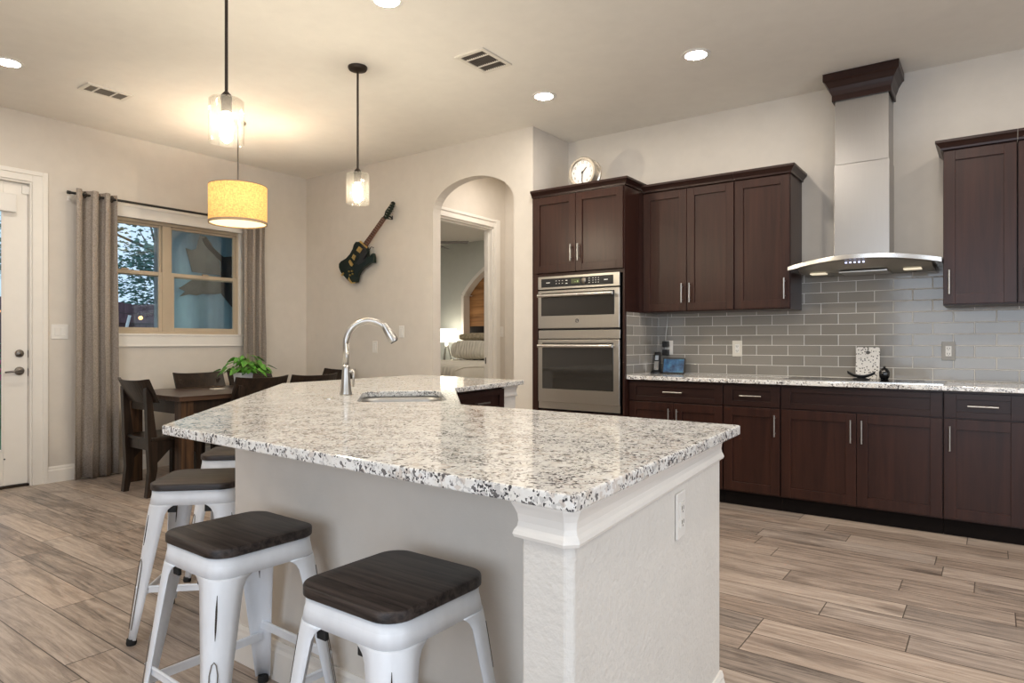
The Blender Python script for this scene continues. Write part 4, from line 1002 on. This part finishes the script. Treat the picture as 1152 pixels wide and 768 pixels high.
# ---------------------------------------------------------------- dining set
tbl = thing('dining_table', 'dark walnut dining table with thick square legs', 'table', (-5.495, 3.435, 0))
TX0, TX1, TY0, TY1 = -5.985, -5.005, 2.57, 4.30
w = MB(); w.box(TX0, TX1, TY0, TY1, .722, .76); w.build('tabletop', 'table_wood', tbl, bevel=.003)
w = MB(); i_ = .035; w.box(TX0+i_, TX1-i_, TY0+i_, TY0+i_+.025, .62, .722); w.box(TX0+i_, TX1-i_, TY1-i_-.025, TY1-i_, .62, .722); w.box(TX0+i_, TX0+i_+.025, TY0+i_+.025, TY1-i_-.025, .62, .722); w.box(TX1-i_-.025, TX1-i_, TY0+i_+.025, TY1-i_-.025, .62, .722)
w.build('apron', 'chair_wood', tbl)
for x in (TX0+.025, TX1-.125):
    for y in (TY0+.025, TY1-.125):
        w = MB(); w.box(x, x+.10, y, y+.10, 0, .722); w.build('leg', 'leg_wood', tbl, bevel=.004)
def make_chair(label):
    t = thing('dining_chair', label, 'chair', (0, 0, 0), 0, 'dining chairs')
    w = MB(); loops = []
    for i in range(9):
        x = -.222+.444*i/8; dip = .012*(1-(2*i/8-1)**2)
        loops.append([(x, -.185, .452-dip*.5), (x, .215, .455-dip), (x, .215, .425), (x, -.185, .425)])
    w.loft(loops); w.build('seat', 'chair_wood', t, world=False, bevel=.004)
    for s in (-1, 1):
        w = MB(); prof = [(-.215, -.175, 0.0), (-.195, -.135, .20), (-.205, -.135, .42), (-.212, -.160, .62), (-.220, -.180, .80), (-.220, -.186, .83)]
        w.loft([[(s*.165, a, z), (s*.215, a, z), (s*.215, b, z), (s*.165, b, z)] for a, b, z in prof]); w.build('leg', 'chair_wood', t, world=False, bevel=.003)
        w = MB(); w.loft([[(s*.165, .165, z), (s*.215, .165, z), (s*.215, .165+d, z), (s*.165, .165+d, z)] for d, z in ((.035, 0), (.05, .425))]); w.build('leg', 'chair_wood', t, world=False, bevel=.003)
    w = MB()
    for s in (-1, 1):
        x0, x1 = sorted((s*.172, s*.208))
        w.box(x0, x1, -.14, .17, .36, .425)
        w.loft([[(x0, -.14, .36), (x0, -.14, .25), (x0, -.03, .36)], [(x1, -.14, .36), (x1, -.14, .25), (x1, -.03, .36)]])
        w.loft([[(x0, .17, .36), (x0, .17, .29), (x0, .10, .36)], [(x1, .17, .36), (x1, .17, .29), (x1, .10, .36)]])
    w.box(-.17, .17, -.175, -.15, .35, .425); w.box(-.17, .17, .17, .19, .36, .425)
    w.build('seat_frame', 'chair_wood', t, world=False)
    w = MB(); loops = []
    for i in range(17):
        q = -1+i/8; x = .238*q; c = .045*q*q; lift = .014*abs(q)**3
        loops.append([(x, -.275+c, .885+lift), (x, -.250+c, .885+lift), (x, -.165+c*.8, .715), (x, -.190+c*.8, .715)])
    w.loft(loops); w.build('backrest', 'chair_wood', t, world=False, bevel=.003)
    return t
ch = make_chair('dark dining chair at the near short end of the table, seen whole beside the curtain')
ch.location = (-5.36, 2.61, 0)
dup(ch, (-5.865, 3.30, 0), -pi/2, 'dark dining chair under the window, nearer the left curtain')
dup(ch, (-5.865, 3.83, 0), -pi/2, 'dark dining chair under the window, partly behind the potted plant')
dup(ch, (-5.10, 3.20, 0), pi/2, 'dark dining chair directly in front of the potted plant, back turned to the island')
dup(ch, (-5.08, 3.71, 0), pi/2, 'dark dining chair just left of the faucet, back turned to the island')
dup(ch, (-5.61, 4.37, 0), pi, 'dark dining chair at the far table end, directly behind the faucet')

pl = thing('potted_plant', 'green pothos in a white square pot on the table', 'plant', (-5.43, 3.36, .76))
px_, py_ = -5.43, 3.36
w = MB(); w.loft([[(px_+a*s, py_+b*s, z) for a, b in ((-1, -1), (1, -1), (1, 1), (-1, 1))] for s, z in ((.048, .7605), (.062, .905), (.056, .905), (.050, .86))], True, True); w.build('pot', 'pot_white', pl, bevel=.003)
w = MB(); w.box(px_-.052, px_+.052, py_-.052, py_+.052, .85, .892); w.build('soil', 'soil', pl)
rnd = random.Random(5); lf = MB(); stm = MB()
for k in range(70):
    a = rnd.uniform(0, 2*pi); rr_ = rnd.uniform(.03, .17)*(1.0 if k % 5 else 1.35); z = .90+rnd.uniform(.0, .15)*(1.1-rr_*2)-max(0, rr_-.12)*.6
    # denser towards the right of the picture
    cx_, cy_ = px_+rr_*math.cos(a)+.02, py_+rr_*math.sin(a)+.03
    stm.tube([(px_+.02*math.cos(a), py_+.02*math.sin(a), .89), ((px_+cx_)/2, (py_+cy_)/2, z+.02), (cx_, cy_, z)], .0022, 5)
    L = rnd.uniform(.05, .085); wd = L*.72; mt = Matrix.Translation((cx_, cy_, z)) @ Matrix.Rotation(a+rnd.uniform(-.5, .5), 4, 'Z') @ Matrix.Rotation(rnd.uniform(.1, 1.0), 4, 'Y') @ Matrix.Rotation(rnd.uniform(-.6, .6), 4, 'X')
    out = [(0, 0), (-.12, .30), (.05, .5), (.35, .46), (.7, .25), (1, 0), (.7, -.25), (.35, -.46), (.05, -.5), (-.12, -.30)]
    mid = [lf.bm.verts.new(mt @ Vector((x*L, 0, -.02*L))) for x in (0.02, .5, .98)]
    vs = [lf.bm.verts.new(mt @ Vector((x*L, y*wd, .18*L*abs(y)))) for x, y in out]
    lf.bm.faces.new([mid[0], mid[1], mid[2], vs[5], vs[4], vs[3], vs[2], vs[1]]); lf.bm.faces.new([mid[2], mid[1], mid[0], vs[9], vs[8], vs[7], vs[6], vs[5]])
w = stm; w.build('stems', 'stem', pl, smooth=True)
lo_ = lf.build('leaves', 'pothos', pl, smooth=True); lo_['kind'] = 'stuff'
o = MB().box(-5.60, -5.52, 3.14, 3.24, .7605, .768).build('coaster', 'fabric_white', bevel=.002); tag(o, 'small cream coaster on the table left of the plant', 'coaster')

# ---------------------------------------------------------------- stools
def make_stool(label):
    t = thing('bar_stool', label, 'stool', (0, 0, 0), 0, 'counter stools')
    w = MB(); q = .335
    w.loft([[(x, y, z) for x, y in rrect(q-2*d, q-2*d, .062-d, 7)] for d, z in ((.003, .584), (0, .587), (0, .606), (.002, .6095), (.005, .611))]); w.build('seat', 'stool_wood', t, world=False, smooth='auto')
    w = MB(); w.loft([[(x, y, z) for x, y in rrect(2*h_, 2*h_, .056, 7)] for h_, z in ((.1600, .5835), (.1612, .561), (.1618, .5595), (.1626, .556), (.1664, .527))], False, False); w.build('skirt', 'white_metal', t, world=False, smooth='auto', solid=.002)
    w = MB(); w.loft([[(x, y, z) for x, y in rrect(.30, .30, .05, 7)] for z in (.572, .5832)]); w.build('seat_pan', 'white_metal', t, world=False)
    lev = [(.5285, .1666, .108, .056), (.522, .1675, .098, .055), (.512, .1690, .088, .055), (.495, .1712, .081, .054), (.45, .1755, .076, .050), (.30, .189, .060, .040), (.15, .203, .046, .030), (.02, .2155, .034, .022)]
    for sx in (-1, 1):
        for sy in (-1, 1):
            loops = []
            for z, o, wd, r_ in lev:
                pts = [(o-wd, o)]
                for k in range(7):
                    a = pi/2-k*pi/12; pts.append((o-r_+r_*math.cos(a), o-r_+r_*math.sin(a)))
                pts.append((o, o-wd)); loops.append([(sx*x, sy*y, z) for x, y in pts])
            w = MB(); w.loft(loops, closed=False); lg = w.build('leg', 'white_metal', t, world=False, smooth='auto', solid=.0025)
            w = MB(); w.lathe([(0, 0), (.017, 0), (.019, .008), (.017, .024), (0, .024)], (sx*.2025, sy*.2025, 0), 14, 'z', False); w.build('rubber_foot', 'rubber', lg, world=False, smooth='auto')
            # pressed slot and keyhole on the outer fold
            def onfold(z, off, out=.0025):
                o = .1755+(.2155-.1755)*(.45-z)/.43 if z <= .45 else .1755-(.1755-.1712)*(z-.45)/.045; r_ = .050+(.022-.050)*(.45-z)/.43
                c = o-r_+(r_+out)/math.sqrt(2); return Vector((sx*(c+off/math.sqrt(2)), sy*(c-off/math.sqrt(2)), z))
            w = MB(); w.loft([[tuple(onfold(z, d)) for d in (-h_, h_)]+[tuple(onfold(z, d, -.002)) for d in (h_, -h_)] for z, h_ in ((.375, .0005), (.40, .0022), (.45, .0026), (.49, .0005))]); w.build('pressed_slot', 'bronze', lg, world=False)
            w = MB()
            pth = [onfold(.06, -.009), onfold(.29, -.011), onfold(.315, -.006), onfold(.322, 0), onfold(.315, .006), onfold(.29, .011), onfold(.06, .009)]
            w.tube([tuple(p) for p in pth], .0016, 5); w.build('pressed_outline', 'gunmetal', lg, world=False)
    for s in (-1, 1):
        w = MB(); w.bar((-.190, s*.188, .205), (.190, s*.188, .205), .006, .022); w.tube([(-.19, s*.190, .217), (.19, s*.190, .217)], .005, 8); w.build('stretcher', 'white_metal', t, world=False)
        w = MB(); w.bar((s*.188, -.190, .165), (s*.188, .190, .165), .006, .022); w.tube([(s*.190, -.19, .177), (s*.190, .19, .177)], .005, 8); w.build('stretcher', 'white_metal', t, world=False)
    for sx in (-1, 1):
        for sy in (-1, 1):
            w = MB(); w.box(sx*.070-.016, sx*.070+.016, sy*.155-.005, sy*.155+.005, .498, .540)
            w.build('stacking_pad', 'rubber', t, world=False, bevel=.002)
    return t
st = make_stool('white metal stool in the foreground, nearest the island end wall'); st.location = (-1.167, 1.118, 0)
dup(st, (-1.85, 1.135, 0), math.radians(-1.5), 'white metal stool second from the island end wall, its legs seen almost whole')
dup(st, (-2.705, 1.49, 0), math.radians(44), 'white metal stool at the island bend, its splayed leg standing out farthest left')
dup(st, (-3.20, 1.97, 0), math.radians(44), 'white metal stool farthest back, only a corner shows between table leg and island')

# island cabinets on the working side
base_cabinet('dark island cabinet at the far wing end, horizontal pull just below granite', (-2.545, 2.89, 0), .64, math.radians(97.7), 1, 'l', True, True, .50)
base_cabinet('dark island sink cabinet, hidden under the bend of the granite', (-2.51, 2.83, 0), .92, math.radians(132.5) + pi, 2, 'l', True, False, .02+.03) if False else None

# ---------------------------------------------------------------- bedroom furniture
bd = thing('bed', 'bed with cream quilted bedding seen through the doorway', 'bed', (-7.0, 8.2, 0))
w = MB(); w.box(-7.9, -6.1, 7.0, 9.2, .25, .62); w.build('mattress', 'fabric_white', bd, bevel=.04, seg=3)
w = MB(); w.box(-7.9, -6.1, 7.0, 9.25, .06, .25); w.build('bed_base', 'chair_wood', bd)
w = MB(); w.box(-7.74, -6.16, 9.30, 9.38, .06, 1.47); w.build('headboard', 'chair_wood', bd, bevel=.01)
n = 60; loops = []
for j in range(13):
    y = 6.93+2.2*j/12; lp = []
    for i in range(n+1):
        s = -1+2*i/n; x = -7.0+.97*s; z = .845+.012*math.sin(i*1.3)*math.sin(j*.9)-.10*max(0, abs(s)-.9)*10*.4
        if j == 0: z -= .03
        lp.append((x, y, z))
    loops.append(lp)
skirt0 = [(p[0], 6.90+.025*math.sin(i*1.7), .18) for i, p in enumerate(loops[0])]
skirt1 = [(p[0], 6.91+.018*math.sin(i*1.7), .70) for i, p in enumerate(loops[0])]
w = MB(); w.loft([skirt0, skirt1]+loops, closed=False)
for s in (-1, 1):
    w.loft([[(-7.0+s*.97, y_, loops[j][0 if s < 0 else n][2]) for j, y_ in enumerate([6.93+2.2*j/12 for j in range(13)])], [(-7.0+s*1.0, y_, .18) for y_ in [6.93+2.2*j/12 for j in range(13)]]], closed=False)
w.build('quilt', 'ruched', bd, smooth=True, solid=.03)
w = MB(); w.box(-7.9, -6.1, 7.0, 9.2, .62, .83); w.build('featherbed', 'fabric_white', bd, bevel=.03)
def pillow(name, label, c, sx, sy, sz, mat, tilt, amp, seed):
    bm = bmesh.new(); bmesh.ops.create_uvsphere(bm, u_segments=40, v_segments=24, radius=1.0); rnd = random.Random(seed)
    for v in bm.verts:
        x, y, z = v.co
        f = lambda q, p: math.copysign(abs(q)**p, q)
        x, z = f(x, .55), f(z, .55); y = f(y, .9)
        rip = 1+amp*math.sin(x*26+math.sin(z*3)*1.0)
        v.co = (x*sx, y*sy*rip, z*sz)
    mbp = MB(); mbp.bm.free(); mbp.bm = bm
    mbp.xf(Matrix.Translation(c) @ Matrix.Rotation(tilt, 4, 'X')); o = mbp.build(name, mat, smooth=True); tag(o, label, 'pillow'); return o
pillow('bed_pillow', 'tall cream ruched pillow nearest the bedside lamp', (-7.44, 8.98, 1.045), .45, .11, .165, 'ruched', -.25, .16, 2)
pillow('bed_pillow', 'cream ruched pillow on the far side of the bed', (-6.52, 9.0, 1.04), .44, .11, .16, 'ruched', -.25, .16, 3)
pillow('fur_cushion', 'long beige fur cushion on top of the bed pillows', (-7.20, 9.13, 1.27), .64, .10, .07, 'fur', -.2, .25, 4)
ns = thing('nightstand', 'wooden nightstand under the bedside lamp, mostly hidden', 'nightstand', (-8.2, 9.15, 0))
w = MB(); w.box(-8.52, -8.03, 8.95, 9.45, .15, .80); w.build('body', 'chair_wood', ns, bevel=.005)
w = MB(); w.box(-8.50, -8.05, 8.93, 8.95, .50, .77); dr = w.build('drawer', 'chair_wood', ns, bevel=.003)
w = MB(); w.tube([(-8.24, 8.93, .63), (-8.24, 8.905, .63)], .014, 10); w.build('knob', 'nickel', dr)
for x in (-8.49, -8.06):
    for y in (8.98, 9.40): w = MB(); w.box(x-.02, x+.02, y-.02, y+.02, 0, .15); w.build('leg', 'chair_wood', ns)
lp = thing('table_lamp', 'chrome tripod bedside lamp with glowing white shade', 'lamp', (-8.16, 9.15, .80))
lx, ly = -8.17, 9.15
w = MB(); w.lathe([(.19, 1.18), (.18, 1.42)], (lx, ly, 0), 36, 'z', False); w.build('lamp_shade', 'bed_shade', lp, smooth=True, solid=.003)
w = MB()
for k in range(3):
    a = .6+k*2*pi/3; w.tube([(lx+.10*math.cos(a), ly+.10*math.sin(a), .813), (lx+.025*math.cos(a), ly+.025*math.sin(a), 1.12)], .011, 8)
w.lathe([(0, 1.09), (.04, 1.09), (.03, 1.15), (.012, 1.20), (0, 1.2)], (lx, ly, 0), 16, 'z', False); w.build('tripod_base', 'steel_light', lp, smooth='auto')
fan = thing('ceiling_fan', 'grey blade ceiling fan in the bedroom', 'ceiling fan', (-6.45, 6.85, H))
w = MB(); w.tube([(-6.45, 6.85, H), (-6.45, 6.85, 2.68)], .015, 10); w.lathe([(0, 0), (.07, 0), (.06, -.05), (0, -.05)], (-6.45, 6.85, H), 20, 'z', False); w.build('downrod', 'nickel', fan)
w = MB(); w.lathe([(0, 2.70), (.09, 2.70), (.10, 2.62), (.07, 2.54), (0, 2.53)], (-6.45, 6.85, 0), 24, 'z', False); w.build('motor', 'nickel', fan, smooth='auto')
for k in range(5):
    a = .60+k*2*pi/5; mt = Matrix.Translation((-6.45, 6.85, 2.585)) @ Matrix.Rotation(a, 4, 'Z') @ Matrix.Rotation(.35, 4, 'X')
    w = MB(); w.box(.09, .56, -.07, .07, -.006, .006, mt); w.build('blade', plain('grey_fan_blade', (.13, .12, .11), .6), fan, bevel=.003)

# ---------------------------------------------------------------- yard
g = MB(); g.box(-40, XW-.14, -30, 30, -.22, -.12); struct(g.build('ground', 'lawn'), 'green lawn outside')
g = MB(); g.box(-9.2, XW-.14, -2, 4.76, -.12, -.06); struct(g.build('ground_patio', plain('patio_concrete', (.45, .45, .44), .9)))
fn = thing('wood_fence', 'stained board fence across the yard', 'fence', (-13.5, 6, -.12))
w = MB(); y = -8.0
while y < 20: w.box(-13.52, -13.5, y, y+.135, -.12, 1.93+.02*math.sin(y*7)); y += .14
w.build('pickets', 'fence', fn)
w = MB(); w.box(-13.5, -13.45, -8, 20, .35, .44); w.box(-13.5, -13.45, -8, 20, 1.55, 1.64); w.build('rails', 'fence', fn)
def tree(label, x, y, h, r_, nleaf, seed, mat='leaf_dark', trunk=.14, low=.35, name='tree'):
    t = thing(name, label, 'tree' if name == 'tree' else 'shrub', (x, y, -.12), 0, 'yard trees'); rnd = random.Random(seed)
    w = MB(); tops = []
    w.tube([(0, 0, 0), (.1, .05, h*.3), (-.05, .1, h*.55), (.05, 0, h*.85)], [trunk, trunk*.8, trunk*.55, trunk*.15], 9)
    for k in range(9):
        a = rnd.uniform(0, 2*pi); z0 = h*rnd.uniform(low*.8, .7); e = (r_*.8*math.cos(a), r_*.8*math.sin(a), z0+h*rnd.uniform(.08, .25)); tops.append(e)
        w.tube([(0, .05, z0), (e[0]*.5, e[1]*.5, (z0+e[2])/2+.1), e], [trunk*.4, trunk*.25, trunk*.08], 6)
    w.build('trunk', 'bark', t, world=False, smooth=True)
    w = MB(); cl_ = []
    for k in range(26):
        while True:
            a, b_, c_ = (rnd.uniform(-1, 1) for _ in range(3))
            if a*a+b_*b_+c_*c_ < 1: break
        cl_.append((a*r_, b_*r_, h*(low+1)/2+c_*h*(1-low)/2, rnd.uniform(.25, .5)*r_))
    for k in range(nleaf):
        cx_, cy_, cz_, cr_ = rnd.choice(cl_); v = Vector((rnd.gauss(0, .5), rnd.gauss(0, .5), rnd.gauss(0, .38)))*cr_
        p = Vector((cx_, cy_, cz_))+v; L = rnd.uniform(.045, .085)
        mt = Matrix.Translation(p) @ Matrix.Rotation(rnd.uniform(0, 6.3), 4, 'Z') @ Matrix.Rotation(rnd.uniform(-1.2, 1.2), 4, 'X')
        w.face([tuple(mt @ Vector(q)) for q in ((-L, 0, 0), (0, L*.5, .02), (L, 0, 0), (0, -L*.5, .02))])
    o = w.build('foliage', mat, t, world=False); return t
tree('dark leafy tree in the yard seen in the left window panes', -16.4, 7.9, 7.0, 2.5, 15000, 11, trunk=.10, low=.20)
tree('pale green bushy tree right behind the fence boards', -19.5, 13.2, 5.2, 2.2, 4000, 12, 'leaf_mid', low=.2)
tree('tall dark tree behind the fence, seen past the door glass', -18.6, 4.0, 6.0, 1.3, 5000, 14, low=.2)
tree('low green shrub before the fence in the door glass', -12.3, 3.3, 1.3, .5, 700, 15, 'leaf_mid', trunk=.05, low=.1, name='yard_shrub')
tr_ = thing('flower_bush', 'pink flowering bush in the door glass', 'shrub', (-11.0, 3.22, -.12)); rnd = random.Random(3)
w = MB()
for k in range(5): w.tube([(0, 0, 0), (.05*math.cos(k), .05*math.sin(k), .5), (.12*math.cos(k), .12*math.sin(k), .95)], .01, 5)
w.build('stems', 'stem', tr_, world=False)
w = MB()
for k in range(24): w.ico((rnd.gauss(0, .12), rnd.gauss(0, .12), rnd.uniform(.8, 1.1)), rnd.uniform(.02, .04), 1)
w.build('petals', 'pink', tr_, world=False)
for k in range(10):
    y = 3.33+k*.45; o = MB().ico((-13.2, y, 1.66+.03*math.sin(k*2)), .038, 2).build('string_light_bulb', 'string_bulb', smooth=True)
    tag(o, 'small orange glowing string light bulb hung along the yard fence', 'light bulb', 'string lights along the fence')
w = MB(); w.tube([(-13.2, -1+i*.2, 1.735+.02*math.cos(i)) for i in range(60)], .006, 5); tag(w.build('string_light_cable', 'black'), 'thin cable carrying the bulbs along the yard fence', 'cable')
for k, (y, zt_, tl) in enumerate(((4.86, 1.60, .42), (5.36, 1.55, -.30), (5.40, 1.76, 0.0))):
    w2 = MB(); w2.tube([(-11+.12*k, y-tl, -.12), (-11+.12*k, y, zt_)], .024, 8); o = w2.build('yard_stake', 'white_plastic', smooth=True)
    tag(o, ('short pale stake leaning right in the lower left window pane', 'short pale stake leaning left beside the tall stake outside', 'tall pale upright stake outside the lower left pane')[k], 'stake')

# added torn sheet, stands in for reflections in the right half of the window
shx = -7.15
sc_ = thing('reflection_sheet', 'added blue grey sheet standing in for reflections in the right window panes', 'sheet', (shx, 3.95, 0))
w = MB(); loops = []
for j in range(7):
    z = -.06+2.75*j/6; loops.append([(shx+.025*math.sin(i*.55+.4*j), 3.48+1.22*i/40, z) for i in range(41)])
w.loft(loops, closed=False); w.build('blue_sheet', 'sheet_blue', sc_, smooth=True, solid=.004)
def flap(pts, name, mat, dx):
    # pts are (y, z) on the sheet
    w = MB(); w.loft([[(shx+dx, y, z) for y, z in pts], [(shx+dx+.006, y, z) for y, z in pts]]); w.build(name, mat, sc_)
from math import tan
def sp_(cx_, cy_):
    x, y = 120+cx_/4.656, 230+cy_/4.656; u = (x-576)/FP; v = (385-y)/FP
    dx, dy = u*math.cos(TH_)-math.sin(TH_), math.cos(TH_)+u*math.sin(TH_); t = (shx+.05)/dx
    return (dy*t, 1.175+v*t)
flap([sp_(*p) for p in [(448, 352), (430, 280), (414, 228), (445, 238), (470, 232), (488, 160), (520, 168), (548, 205), (565, 240), (590, 300), (600, 372)]], 'reflection_flap', 'sheet_dark', .045)
flap([sp_(*p) for p in [(498, 178), (520, 172), (545, 215), (580, 250), (610, 275), (690, 270), (690, 150), (720, 150), (720, 560), (680, 570), (640, 520), (600, 470), (596, 300), (560, 262), (515, 215)]], 'navy_flap', 'sheet_navy', .055)  # flat navy piece in front of the blue sheet
flap([sp_(*p) for p in [(375, 438), (400, 425), (440, 398), (470, 385), (520, 372), (600, 380), (600, 465), (560, 470), (500, 468), (470, 476), (430, 470), (380, 482), (410, 455)]], 'reflection_flap', 'sheet_dark', .05)
w = MB(); w.box(shx-.04, shx+.04, 3.44, 4.72, 2.68, 2.74); w.build('top_bar', 'patio_wall', sc_)
for y in (3.44, 4.70): w = MB(); w.box(shx-.03, shx+.03, y-.025, y+.02, -.06, 2.68); w.build('post', 'patio_wall', sc_)
